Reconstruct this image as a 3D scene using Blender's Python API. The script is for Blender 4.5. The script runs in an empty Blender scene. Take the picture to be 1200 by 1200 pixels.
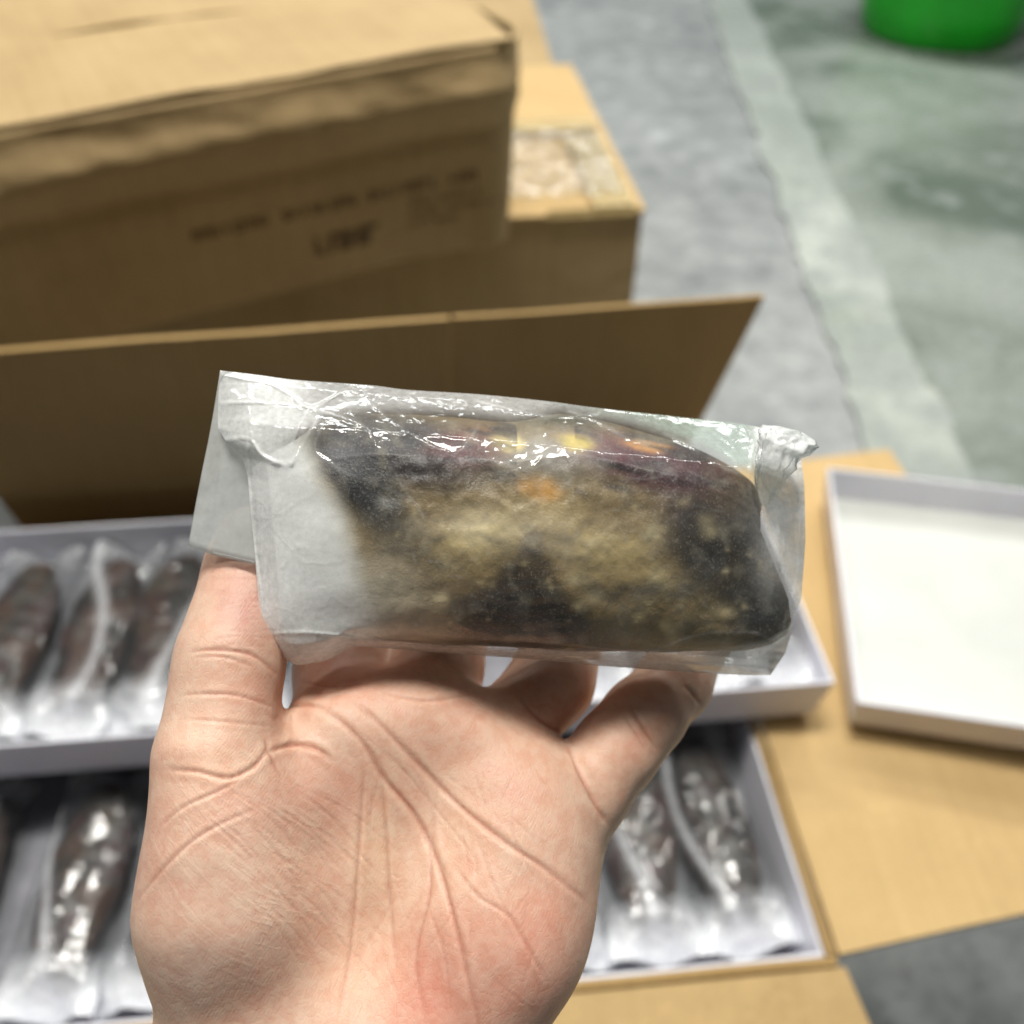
import bpy, bmesh, math, random
import numpy as np
from mathutils import Matrix, Vector, noise as mn

random.seed(7); np.random.seed(7)
sc = bpy.context.scene
COL = sc.collection

# ------------------------------------------------------------ camera
PITCH = math.radians(45)
CAM = np.array([0.0, 0.0, 1.0])
FPX = 1000.0
cp, sp = math.cos(PITCH), math.sin(PITCH)
FW = np.array([0, cp, -sp]); RT = np.array([1.0, 0, 0]); UP = np.array([0, sp, cp])
cd = bpy.data.cameras.new('camera'); cam = bpy.data.objects.new('camera', cd); COL.objects.link(cam)
cd.sensor_width = 36; cd.lens = 36 * FPX / 1200; cd.clip_start = .01; cd.clip_end = 100
cam.location = CAM; cam.rotation_euler = (math.radians(90) - PITCH, 0, 0)
cd.dof.use_dof = True; cd.dof.focus_distance = 0.190; cd.dof.aperture_fstop = cd.lens / 3.6
cd.dof.aperture_blades = 0
sc.camera = cam
# ------------------------------------------------------------ light
w = bpy.data.worlds.new('World'); sc.world = w; w.use_nodes = True
bg = w.node_tree.nodes['Background']; bg.inputs[0].default_value = (.86, .95, 1.0, 1); bg.inputs[1].default_value = .078

def lamp(name, loc, target, sx, sy, power, colr=(1, 1, 1)):
    l = bpy.data.lights.new(name, 'AREA'); l.shape = 'RECTANGLE'; l.size = sx; l.size_y = sy
    l.energy = power; l.color = colr
    o = bpy.data.objects.new(name, l); COL.objects.link(o); o.location = loc
    d = Vector(target) - Vector(loc); o.rotation_euler = d.to_track_quat('-Z', 'Y').to_euler()
    return o
lamp('overhead_light', (-.15, .80, 3.3), (0, .4, .4), 1.1, .35, 80, (1, .97, .91))
lamp('overhead_light', (1.8, 2.1, 2.9), (0, 1, .4), .6, .3, 24, (1, .98, .94))  # added on the right to brighten the big carton's corner
lamp('overhead_light', (-1.5, .4, 3.0), (0, .4, .4), .5, .25, 9, (1, .98, .94))
lamp('overhead_light', (1.2, 3.6, 3.4), (1.2, 3.2, 0), 1.6, .4, 80, (.97, 1, .98))  # added to brighten the back floor
lamp('overhead_light', (-.6, 4.2, 3.4), (-.6, 3.6, 0), 1.6, .4, 60, (.97, 1, .98))  # likewise added, for the far floor on the left
sc.view_settings.view_transform = 'Standard'; sc.view_settings.look = 'None'
sc.view_settings.exposure = 0.0; sc.view_settings.gamma = 1
sc.render.engine = 'CYCLES'
sc.cycles.use_denoising = True
sc.cycles.transparent_max_bounces = 24
sc.cycles.max_bounces = 8
sc.cycles.sample_clamp_indirect = 4
sc.cycles.caustics_reflective = False; sc.cycles.caustics_refractive = False

# ------------------------------------------------------------ helpers
def tag(o, label=None, cat=None, group=None, kind=None):
    if label: o['label'] = label
    if cat: o['category'] = cat
    if group: o['group'] = group
    if kind: o['kind'] = kind
    return o

def empty(name, loc=(0, 0, 0), rz=0, mat=None):
    o = bpy.data.objects.new(name, None); COL.objects.link(o); o.empty_display_size = .02
    if mat is not None: o.matrix_world = mat
    else:
        o.location = loc; o.rotation_euler = (0, 0, rz)
    return o

def mesh_obj(name, V, Fc, m=None, parent=None, smooth=True, attrs=None):
    me = bpy.data.meshes.new(name)
    V = np.asarray(V, dtype=np.float32)
    if isinstance(Fc, np.ndarray):
        n = len(Fc); k = Fc.shape[1]
        me.vertices.add(len(V)); me.vertices.foreach_set('co', V.ravel())
        me.loops.add(n * k); me.loops.foreach_set('vertex_index', Fc.astype(np.int32).ravel())
        me.polygons.add(n); me.polygons.foreach_set('loop_start', np.arange(0, n * k, k, dtype=np.int32))
        me.polygons.foreach_set('loop_total', np.full(n, k, dtype=np.int32))
        me.update(calc_edges=True)
    else:
        me.from_pydata([tuple(map(float, v)) for v in V], [], Fc)
    me.validate()
    me.polygons.foreach_set('use_smooth', [smooth] * len(me.polygons))
    if attrs:
        for k, a in attrs.items():
            a = np.asarray(a, dtype=np.float32)
            if a.ndim == 1:
                at = me.attributes.new(k, 'FLOAT', 'POINT'); at.data.foreach_set('value', a)
            else:
                if a.shape[1] == 3: a = np.hstack([a, np.ones((len(a), 1), np.float32)])
                at = me.attributes.new(k, 'FLOAT_COLOR', 'POINT'); at.data.foreach_set('color', a.ravel())
    if m: me.materials.append(m)
    o = bpy.data.objects.new(name, me); COL.objects.link(o)
    if parent is not None: o.parent = parent
    return o

def lin(r, g, b):
    f = lambda c: ((c / 255 + .055) / 1.055) ** 2.4 if c > 10 else c / 255 / 12.92
    return (f(r), f(g), f(b))

# smooth value noise on arrays (trilinear hashed lattice)
_rs = np.random.RandomState(11); _T = _rs.rand(64, 64, 64).astype(np.float32)
def vnoise(p):
    p = np.asarray(p, dtype=np.float64); i = np.floor(p).astype(int); f = p - i; f = f * f * (3 - 2 * f)
    def g(a, b, c): return _T[(i[:, 0] + a) % 64, (i[:, 1] + b) % 64, (i[:, 2] + c) % 64]
    fx, fy, fz = f.T
    return (((g(0,0,0)*(1-fx)+g(1,0,0)*fx)*(1-fy)+(g(0,1,0)*(1-fx)+g(1,1,0)*fx)*fy)*(1-fz)
          + ((g(0,0,1)*(1-fx)+g(1,0,1)*fx)*(1-fy)+(g(0,1,1)*(1-fx)+g(1,1,1)*fx)*fy)*fz) * 2 - 1
def fbm(p, o=4):
    s = 0; a = 1; t = 0
    for k in range(o):
        s = s + a * vnoise(np.asarray(p) * 2 ** k + 7.3 * k); t += a; a *= .5
    return s / t

class NT:
    def __init__(s, name):
        s.m = bpy.data.materials.new(name); s.m.use_nodes = True; s.t = s.m.node_tree
        s.b = s.t.nodes['Principled BSDF']; s.out = s.t.nodes['Material Output']
    def n(s, t, **kw):
        x = s.t.nodes.new(t)
        for k, v in kw.items():
            if k.startswith('i_'):
                key = k[2:]; key = int(key) if key.isdigit() else key
                x.inputs[key].default_value = v
            else: setattr(x, k, v)
        return x
    def l(s, a, b): s.t.links.new(a, b)
    def tc(s, out='Object', scale=(1, 1, 1), rot=(0, 0, 0)):
        c = s.n('ShaderNodeTexCoord'); m = s.n('ShaderNodeMapping')
        m.inputs['Scale'].default_value = scale; m.inputs['Rotation'].default_value = rot
        s.l(c.outputs[out], m.inputs[0]); return m.outputs[0]
    def noise(s, vec, scale, detail=4, rough=.55, dist=0):
        x = s.n('ShaderNodeTexNoise'); x.inputs['Scale'].default_value = scale
        x.inputs['Detail'].default_value = detail; x.inputs['Roughness'].default_value = rough
        x.inputs['Distortion'].default_value = dist
        s.l(vec, x.inputs['Vector']); return x.outputs['Fac']
    def ramp(s, fac, pts, interp='LINEAR'):
        x = s.n('ShaderNodeValToRGB'); e = x.color_ramp.elements; x.color_ramp.interpolation = interp
        while len(e) < len(pts): e.new(.5)
        for el, (p, c) in zip(e, pts):
            el.position = p; el.color = tuple(c) + (1,) if len(c) == 3 else c
        s.l(fac, x.inputs[0]); return x.outputs[0]
    def mix(s, fac, a, b, mode='MIX'):
        x = s.n('ShaderNodeMix', data_type='RGBA', blend_type=mode)
        for v, i in ((fac, 0), (a, 6), (b, 7)):
            if hasattr(v, 'is_output'): s.l(v, x.inputs[i])
            else: x.inputs[i].default_value = v if i == 0 else tuple(v) + (1,)
        return x.outputs[2]
    def math(s, op, a, b=0.0, clamp=False):
        x = s.n('ShaderNodeMath', operation=op, use_clamp=clamp)
        for i, v in enumerate((a, b)):
            if hasattr(v, 'is_output'): s.l(v, x.inputs[i])
            else: x.inputs[i].default_value = v
        return x.outputs[0]
    def attr(s, name, out='Fac'):
        x = s.n('ShaderNodeAttribute', attribute_name=name); return x.outputs[out]
    def bump(s, h, strength, dist, prev=None):
        x = s.n('ShaderNodeBump'); x.inputs['Strength'].default_value = strength; x.inputs['Distance'].default_value = dist
        s.l(h, x.inputs['Height'])
        if prev is not None: s.l(prev, x.inputs['Normal'])
        return x.outputs[0]

# ------------------------------------------------------------ materials
def mat_cardboard(name, base, dark, rough=.75):
    k = NT(name)
    v = k.tc(); big = k.noise(v, 9, 5); fine = k.noise(k.tc(scale=(1, 1, .08)), 420, 3)
    fl = k.noise(k.tc(scale=(1, .03, .03)), 160, 2)
    c = k.ramp(big, [(.3, dark), (.7, base)])
    c = k.mix(.35, c, k.ramp(fine, [(.3, tuple(x * .8 for x in base)), (.7, tuple(min(1, x * 1.12) for x in base))]))
    c = k.mix(.22, c, k.ramp(fl, [(.35, dark), (.65, base)]))
    scuff = k.ramp(k.noise(v, 26, 6, .7), [(.62, (0, 0, 0)), (.72, (1, 1, 1))])
    c = k.mix(k.math('MULTIPLY', scuff, .3), c, tuple(min(1, x * 1.35) for x in base))
    k.l(c, k.b.inputs['Base Color'])
    k.b.inputs['Roughness'].default_value = rough; k.b.inputs['Specular IOR Level'].default_value = .3
    n = k.bump(fl, .25, .002); n = k.bump(big, .5, .01, n); k.l(n, k.b.inputs['Normal'])
    return k.m
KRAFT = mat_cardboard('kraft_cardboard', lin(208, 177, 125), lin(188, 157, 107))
KRAFT_OLD_SHADE = mat_cardboard('worn_shaded_kraft', lin(188, 162, 118), lin(162, 136, 95))  # worn board; shade of the carton fronts also darkens this colour
KRAFT_SHADE = mat_cardboard('kraft_shaded', lin(172, 142, 92), lin(154, 124, 76))  # shade on the inner walls and standing flaps put into the board colour

def mat_tape():
    k = NT('packing_tape')
    v = k.tc(); c = k.ramp(k.noise(v, 20, 3), [(.3, lin(190, 165, 112)), (.7, lin(206, 182, 130))])
    k.l(c, k.b.inputs['Base Color']); k.b.inputs['Roughness'].default_value = .16
    k.l(k.bump(k.noise(k.tc(scale=(1, 2, 1)), 34, 4, .6, 1), .8, .008), k.b.inputs['Normal'])
    return k.m
TAPE = mat_tape()
k = NT('carton_ink'); k.b.inputs['Base Color'].default_value = (*lin(112, 90, 58), 1); k.b.inputs['Roughness'].default_value = .8; INK = k.m

def mat_tray():
    k = NT('white_tray_plastic')
    v = k.tc(); c = k.ramp(k.noise(v, 14, 4), [(.3, lin(226, 226, 236)), (.7, lin(238, 238, 244))])
    k.l(c, k.b.inputs['Base Color']); k.b.inputs['Roughness'].default_value = .4
    k.b.inputs['Subsurface Weight'].default_value = .1
    k.b.inputs['Subsurface Scale'].default_value = .003
    return k.m
TRAYM = mat_tray()
def mat_tray_floor():
    k = NT('foam_liner')
    v = k.tc(); c = k.ramp(k.noise(v, 14, 4), [(.3, lin(202, 204, 198)), (.7, lin(214, 215, 209))])
    sp_ = k.ramp(k.noise(v, 160, 2), [(.74, (0, 0, 0)), (.78, (1, 1, 1))])
    c = k.mix(k.math('MULTIPLY', sp_, .35), c, lin(170, 170, 160))
    k.l(c, k.b.inputs['Base Color']); k.b.inputs['Roughness'].default_value = .6
    return k.m
LINER = mat_tray_floor()
k = NT('grey_liner'); k.b.inputs['Base Color'].default_value = (*lin(132, 132, 138), 1); k.b.inputs['Roughness'].default_value = .5
k.l(k.ramp(k.noise(k.tc(), 30, 4), [(.3, lin(112, 112, 118)), (.7, lin(150, 150, 158))]), k.b.inputs['Base Color']); GREYLINER = k.m

def mat_floor():
    k = NT('concrete_floor')
    v = k.tc(); a = k.noise(v, 2.2, 7, .6, .6); b = k.noise(v, 11, 6, .65)
    c = k.ramp(a, [(.34, lin(128, 131, 131)), (.5, lin(154, 157, 156)), (.68, lin(178, 180, 178))])
    c = k.mix(.5, c, k.ramp(b, [(.34, lin(122, 126, 127)), (.66, lin(180, 181, 179))]))
    sp_ = k.ramp(k.noise(v, 5.5, 3, .5), [(.64, (0, 0, 0)), (.72, (1, 1, 1))])
    c = k.mix(k.math('MULTIPLY', sp_, .6), c, lin(196, 200, 202))
    k.l(c, k.b.inputs['Base Color'])
    gr = k.ramp(k.noise(v, 55, 5, .7), [(.36, (.66,) * 3), (.5, (1,) * 3)]); c = k.mix(.8, c, gr, 'MULTIPLY'); k.l(c, k.b.inputs['Base Color'])
    k.l(k.ramp(b, [(.3, (.28,) * 3), (.7, (.55,) * 3)]), k.b.inputs['Roughness'])
    k.l(k.bump(k.noise(v, 40, 5), .15, .004), k.b.inputs['Normal'])
    return k.m
def mat_paint(name, c0, c1, c2, wear):
    k = NT(name)
    v = k.tc(); a = k.noise(v, 1.7, 6, .55, .8); b = k.noise(v, 9, 6, .65)
    c = k.ramp(a, [(.38, c0), (.5, c1), (.64, c2)])
    c = k.mix(k.ramp(b, [(wear, (0, 0, 0)), (wear + .14, (.7, .7, .7))]), c, lin(160, 165, 161))
    gr = k.ramp(k.noise(v, 60, 4, .7), [(.36, (.72,) * 3), (.5, (1,) * 3)]); c = k.mix(.8, c, gr, 'MULTIPLY')
    k.l(c, k.b.inputs['Base Color'])
    k.l(k.ramp(b, [(.3, (.16,) * 3), (.7, (.34,) * 3)]), k.b.inputs['Roughness'])
    k.l(k.bump(k.noise(v, 30, 4), .1, .004), k.b.inputs['Normal'])
    return k.m
FLOORM = mat_floor()
GREENP = mat_paint('green_floor_paint', lin(104, 116, 104), lin(136, 144, 134), lin(164, 170, 162), .52)
STRIPEM = mat_paint('pale_stripe_paint', lin(162, 170, 160), lin(180, 187, 177), lin(198, 203, 194), .42)

def mat_green():
    k = NT('green_plastic'); v = k.tc()
    k.l(k.ramp(k.noise(v, 8, 3), [(.3, lin(12, 158, 22)), (.7, lin(24, 184, 34))]), k.b.inputs['Base Color'])
    k.b.inputs['Roughness'].default_value = .3; return k.m
GREEN = mat_green()

def mat_skin():
    k = NT('palm_skin')
    v = k.tc(); tint = k.attr('tint', 'Color'); crease = k.attr('crease')
    m1 = k.noise(v, 60, 5, .6); m2 = k.noise(v, 330, 4, .6)
    c = k.mix(.30, tint, k.ramp(m1, [(.36, lin(222, 160, 138)), (.5, lin(227, 186, 160)), (.64, lin(228, 204, 180))]))
    c = k.mix(.16, c, k.ramp(m2, [(.40, lin(206, 128, 112)), (.58, lin(238, 208, 190))]))
    # pale diagonal ridges over the thumb mound
    sv = k.tc(scale=(1, 1, 1), rot=(0, 0, math.radians(40)))
    mp = k.n('ShaderNodeMapping'); mp.inputs['Scale'].default_value = (.10, 1, .3); k.l(sv, mp.inputs[0])
    st = k.noise(mp.outputs[0], 520, 4, .6, .6); thenar = k.attr('thenar')
    stf = k.ramp(st, [(.5, (0, 0, 0)), (.64, (1, 1, 1))])
    c = k.mix(k.math('MULTIPLY', k.math('MULTIPLY', stf, thenar), .42), c, lin(240, 214, 190))
    c = k.mix(k.math('MULTIPLY', crease, .66), c, lin(172, 96, 74))
    k.l(c, k.b.inputs['Base Color'])
    k.l(k.ramp(m2, [(.3, (.40,) * 3), (.7, (.56,) * 3)]), k.b.inputs['Roughness'])
    k.b.inputs['Specular IOR Level'].default_value = .42
    k.b.inputs['Subsurface Weight'].default_value = .28
    k.b.inputs['Subsurface Radius'].default_value = (1, .4, .25)
    k.b.inputs['Subsurface Scale'].default_value = .004
    vo = k.n('ShaderNodeTexVoronoi', feature='DISTANCE_TO_EDGE'); vo.inputs['Scale'].default_value = 850
    wv = k.n('ShaderNodeVectorMath', operation='ADD'); k.l(k.tc(scale=(1, .6, 1), rot=(0, 0, .6)), wv.inputs[0])
    ns = k.n('ShaderNodeTexNoise'); ns.inputs['Scale'].default_value = 300; k.l(v, ns.inputs['Vector'])
    sc_ = k.n('ShaderNodeVectorMath', operation='SCALE'); sc_.inputs['Scale'].default_value = .0016
    k.l(ns.outputs['Color'], sc_.inputs[0]); k.l(sc_.outputs[0], wv.inputs[1]); k.l(wv.outputs[0], vo.inputs['Vector'])
    cr = k.ramp(vo.outputs['Distance'], [(0, (0, 0, 0)), (.12, (1, 1, 1))])
    # finger-print like ridges
    rv = k.tc(rot=(0, 0, .5)); wvv = k.n('ShaderNodeTexWave'); wvv.inputs['Scale'].default_value = 480
    wvv.inputs['Distortion'].default_value = 9; wvv.inputs['Detail'].default_value = 2; wvv.inputs['Detail Scale'].default_value = .35
    k.l(rv, wvv.inputs['Vector'])
    n = k.bump(cr, .14, .0003); n = k.bump(wvv.outputs['Fac'], .07, .00022, n)
    hn = k.math('MULTIPLY', stf, thenar); n = k.bump(hn, .22, .0004, n)
    n = k.bump(m2, .22, .0006, n)
    k.l(n, k.b.inputs['Normal'])
    return k.m
SKIN = mat_skin()

def mat_frozen(name):
    """frozen flesh under a glaze of ice; colour comes with the piece itself"""
    k = NT(name)
    v = k.tc(); colr = k.attr('flesh', 'Color'); ice = k.attr('ice')
    g = k.noise(v, 1500, 3, .7); g2 = k.noise(v, 320, 5, .65, .8)
    dk = k.mix(1.0, colr, k.ramp(g2, [(.34, (.80,) * 3), (.5, (1,) * 3), (.70, (1.14, 1.13, 1.10))]), 'MULTIPLY')
    c = k.mix(ice, dk, colr)
    spk = k.ramp(g, [(.55, (0, 0, 0)), (.66, (1, 1, 1))])
    c = k.mix(k.math('MULTIPLY', spk, .24), c, lin(190, 184, 168))
    k.l(c, k.b.inputs['Base Color'])
    k.l(k.ramp(g2, [(.3, (.28,) * 3), (.7, (.6,) * 3)]), k.b.inputs['Roughness'])
    k.b.inputs['Subsurface Weight'].default_value = .2
    k.b.inputs['Subsurface Radius'].default_value = (1, .9, .8)
    k.b.inputs['Subsurface Scale'].default_value = .0006
    k.b.inputs['Coat Weight'].default_value = .15; k.b.inputs['Coat Roughness'].default_value = .3
    inv = k.math('SUBTRACT', 1.0, k.math('MULTIPLY', ice, .85)); n = k.bump(k.math('MULTIPLY', g2, inv), .22, .0006); n = k.bump(k.math('MULTIPLY', g, inv), .4, .0004, n); k.l(n, k.b.inputs['Normal'])
    return k.m
FROZEN = mat_frozen('frozen_flesh')

def mat_film(name, haze_col=(.86, .88, .87), attr=True, haze=.2, wr=150, wd=.0012, gl=1.0, rough=.09):
    """thin clear polythene: see-through, hazy where it is folded or frosted, shiny on top"""
    k = NT(name); v = k.tc()
    f1 = k.noise(k.tc(scale=(1, 1.8, 1), rot=(0, 0, .5)), wr, 1.5, .4, 1.0); f2 = k.noise(v, wr * 5, 3, .6)
    vo = k.n('ShaderNodeTexVoronoi', feature='DISTANCE_TO_EDGE'); vo.inputs['Scale'].default_value = wr * .55
    dn = k.n('ShaderNodeVectorMath', operation='ADD'); k.l(v, dn.inputs[0])
    ns = k.n('ShaderNodeTexNoise'); ns.inputs['Scale'].default_value = wr; k.l(v, ns.inputs['Vector'])
    s2 = k.n('ShaderNodeVectorMath', operation='SCALE'); s2.inputs['Scale'].default_value = 1.1 / wr
    k.l(ns.outputs['Color'], s2.inputs[0]); k.l(s2.outputs[0], dn.inputs[1]); k.l(dn.outputs[0], vo.inputs['Vector'])
    rid = k.ramp(vo.outputs['Distance'], [(0, (1,) * 3), (.09, (0,) * 3)])
    fb = k.n('ShaderNodeBump'); fb.inputs['Distance'].default_value = wd; k.l(f1, fb.inputs['Height'])
    if attr: k.l(k.math('MULTIPLY', k.math('SUBTRACT', 1.0, k.attr('haze'), True), .22), fb.inputs['Strength'])
    n = fb.outputs[0]; n = k.bump(rid, .18, wd * .2, n); n = k.bump(f2, .2, wd * .1, n)
    hz = k.attr('haze') if attr else k.math('ADD', haze, 0.0)
    hz = k.math('MULTIPLY', hz, k.ramp(f2, [(.3, (.8,) * 3), (.7, (1.2,) * 3)]), True)
    tr = k.n('ShaderNodeBsdfTransparent'); tr.inputs[0].default_value = (.97, .98, .975, 1)
    di = k.n('ShaderNodeBsdfDiffuse'); di.inputs[0].default_value = (*haze_col, 1)
    tl = k.n('ShaderNodeBsdfTranslucent'); tl.inputs[0].default_value = (*haze_col, 1)
    if attr: k.l(k.attr('hazecol', 'Color'), di.inputs[0]); k.l(k.attr('hazecol', 'Color'), tl.inputs[0])
    gs = k.n('ShaderNodeBsdfGlossy'); gs.inputs['Roughness'].default_value = rough
    for x in (di, gs): k.l(n, x.inputs['Normal'])
    m1 = k.n('ShaderNodeMixShader'); m1.inputs[0].default_value = .06
    k.l(di.outputs[0], m1.inputs[1]); k.l(tl.outputs[0], m1.inputs[2])
    m2 = k.n('ShaderNodeMixShader'); k.l(hz, m2.inputs[0]); k.l(tr.outputs[0], m2.inputs[1]); k.l(m1.outputs[0], m2.inputs[2])
    lw = k.n('ShaderNodeLayerWeight'); lw.inputs[0].default_value = .5; k.l(n, lw.inputs['Normal'])
    f5 = k.math('POWER', lw.outputs['Facing'], 4.5)
    fr = k.math('ADD', k.math('MULTIPLY', f5, .55), .045)
    m3 = k.n('ShaderNodeMixShader'); k.l(k.math('MULTIPLY', fr, gl, True), m3.inputs[0])
    k.l(m2.outputs[0], m3.inputs[1]); k.l(gs.outputs[0], m3.inputs[2])
    k.l(m3.outputs[0], k.out.inputs['Surface'])
    return k.m
FILM = mat_film('clear_bag_film')
FLAPFILM = mat_film('bag_flap_film', wr=40, wd=.0004, rough=.2)
POUCHFILM = mat_film('vacuum_pouch_film', wr=50, wd=.0026, gl=1.2, rough=.15)

# ------------------------------------------------------------ large structure
def sheet(name, pts, z, m, sub=1):
    V = [(x, y, z) for x, y in pts]
    o = mesh_obj(name, V, [tuple(range(len(V)))], m, smooth=False); return tag(o, kind='structure')
sheet('floor', [(-8, -6), (10, -6), (10, 14), (-8, 14)], 0, FLOORM)
def sx(y, off=0): return .685 + (y - 1.37) * .060 + off
ys = list(np.linspace(-4, 12, 420))
def ribbon(name, xa, xb, z, m, jit=.022):
    V = []; Fq = []
    for i, y in enumerate(ys):
        a = jit * mn.noise(Vector((y * 6, z * 900, 1))) + jit * .6 * mn.noise(Vector((y * 22, z * 900, 5)))
        b = jit * mn.noise(Vector((y * 6, z * 900, 9))) + jit * .6 * mn.noise(Vector((y * 22, z * 900, 15)))
        V += [(xa(y) + a, y, z), (xb(y) + b, y, z)]
    for i in range(len(ys) - 1): Fq.append((2*i, 2*i+1, 2*i+3, 2*i+2))
    return tag(mesh_obj(name, V, Fq, m, smooth=False), kind='structure')
ribbon('painted_floor', lambda y: sx(y, .05), lambda y: 10, .004, GREENP)
ribbon('floor_stripe', lambda y: sx(y, -.04), lambda y: sx(y, .125), .008, STRIPEM)

# ------------------------------------------------------------ cardboard
def panel(name, P00, P10, P11, P01, th, m, parent, nx=14, ny=8, wob=.0015, seed=0, fs=14.0, origin=(0, 0, 0)):
    """slab of board between four corners; wob = slight waviness"""
    P00, P10, P11, P01 = map(lambda p: np.array(p, float), (P00, P10, P11, P01))
    nrm = np.cross(P10 - P00, P01 - P00); nrm /= np.linalg.norm(nrm)
    u, v = np.meshgrid(np.linspace(0, 1, nx + 1), np.linspace(0, 1, ny + 1))
    u = u.ravel()[:, None]; v = v.ravel()[:, None]
    p = P00 * (1-u)*(1-v) + P10 * u*(1-v) + P11 * u*v + P01 * (1-u)*v
    d = fbm(p * fs + seed * 3.1, 3) * wob
    A = p + nrm * d[:, None]; B = A - nrm * th
    N = len(A); V = np.vstack([A, B]); Q = []
    idx = lambda i, j: j * (nx + 1) + i
    for j in range(ny):
        for i in range(nx):
            a, b, c, e = idx(i, j), idx(i+1, j), idx(i+1, j+1), idx(i, j+1)
            Q += [(a, b, c, e), (N+e, N+c, N+b, N+a)]
    for i in range(nx):
        a, b = idx(i, 0), idx(i+1, 0); Q.append((b, a, N+a, N+b))
        a, b = idx(i, ny), idx(i+1, ny); Q.append((a, b, N+b, N+a))
    for j in range(ny):
        a, b = idx(0, j), idx(0, j+1); Q.append((a, b, N+b, N+a))
        a, b = idx(nx, j), idx(nx, j+1); Q.append((b, a, N+a, N+b))
    V = V - np.array(origin)
    o = mesh_obj(name, V, Q, m, parent, smooth=False)
    return o

YAW = math.radians(5)
def box_tape(parent, x0, x1, y0, y1, z, m=TAPE, down=0.0):
    panel('tape', (x0, y0, z), (x1, y0, z), (x1, y1, z), (x0, y1, z), .0006, m, parent, 20, 4, .0004)

def closed_carton(name, loc, rz, L, D, H, mats, label, group=None, seed=0):
    """local frame: x along the front, y to the back, z up; origin front right bottom corner"""
    t = empty(name, loc, rz); tag(t, label, 'box', group)
    th = .005; m, mt = mats
    panel('side_panel', (-L, 0, 0), (0, 0, 0), (0, 0, H), (-L, 0, H), th, m, t, 24, 12, .003, seed)
    panel('side_panel', (0, D, 0), (-L, D, 0), (-L, D, H), (0, D, H), th, m, t, 10, 6, .002, seed+1)
    panel('side_panel', (0, .0055, 0), (0, D-.0055, 0), (0, D-.0055, H), (0, .0055, H), th, m, t, 14, 8, .003, seed+2)
    panel('side_panel', (-L, D-.0055, 0), (-L, .0055, 0), (-L, .0055, H), (-L, D-.0055, H), th, m, t, 10, 6, .002, seed+3)
    panel('top_flap', (-L-.002, -.003, H+.0065), (.003, -.003, H+.0065), (.003, D/2-.002, H+.0065), (-L-.002, D/2-.002, H+.0065), th, mt, t, 26, 14, .004, seed+4)
    panel('top_flap', (-L-.002, D/2+.002, H+.0065), (.003, D/2+.002, H+.0065), (.003, D+.003, H+.0065), (-L-.002, D+.003, H+.0065), th, mt, t, 26, 14, .004, seed+5)
    return t

# lower carton (second in the back stack)
c2 = closed_carton('cardboard_box', (.188, 1.175, .25), math.radians(7), 1.0, .62, .185, (KRAFT_OLD_SHADE, KRAFT),
    'worn brown carton with a taped bright top, partly under the big crushed carton', seed=3)
box_tape(c2, -.60, -.012, .275, .335, .1985)
def wrap_film(parent, x0, x1, y0, y1, z):
    nx, ny = 60, 60; V = []; Q = []
    for j in range(ny + 1):
        for i in range(nx + 1):
            x = x0 + (x1-x0)*i/nx; y = y0 + (y1-y0)*j/ny
            r = 1 - abs(mn.noise(Vector((x*22, y*30, 3)))) * 3
            V.append((x + .004*mn.noise(Vector((y*40, 1, 1))), y + .004*mn.noise(Vector((x*40, 2, 1))), z + .0025 + max(r, 0)*.004 + .0012*mn.noise(Vector((x*80, y*80, 0)))))
    for j in range(ny):
        for i in range(nx): q = j*(nx+1)+i; Q.append((q, q+1, q+nx+2, q+nx+1))
    o = mesh_obj('plastic_wrap', V, Q, WRAP, parent); return o
WRAP = mat_film('clear_wrap', attr=False, haze=.06, wr=40, wd=.004, gl=2.2, rough=.16)
wrap_film(c2, -.20, -.02, .03, .27, .2005)
# tape wrapped over its front and right rims
panel('tape', (-.14, -.0052, .186), (-.012, -.0052, .186), (-.012, -.001, .1975), (-.14, -.001, .1975), .0006, TAPE, c2, 8, 2, .0004)
panel('tape', (-.07, -.002, .1990), (-.010, -.002, .1990), (-.012, .26, .1992), (-.072, .26, .1992), .0006, TAPE, c2, 8, 14, .0006)
c3 = closed_carton('cardboard_box', (.18, 1.20, 0), math.radians(6), 1.0, .62, .238, (KRAFT_OLD_SHADE, KRAFT_OLD_SHADE),
    'plain brown carton at the bottom of the back stack, on the floor', seed=9)

c4 = closed_carton('cardboard_box', (.085, 1.83, 0), math.radians(4), .7, .6, .405, (KRAFT_OLD_SHADE, KRAFT_OLD_SHADE),
    'plain brown carton at the far end of the stack, behind the taped one', seed=15)
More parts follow.
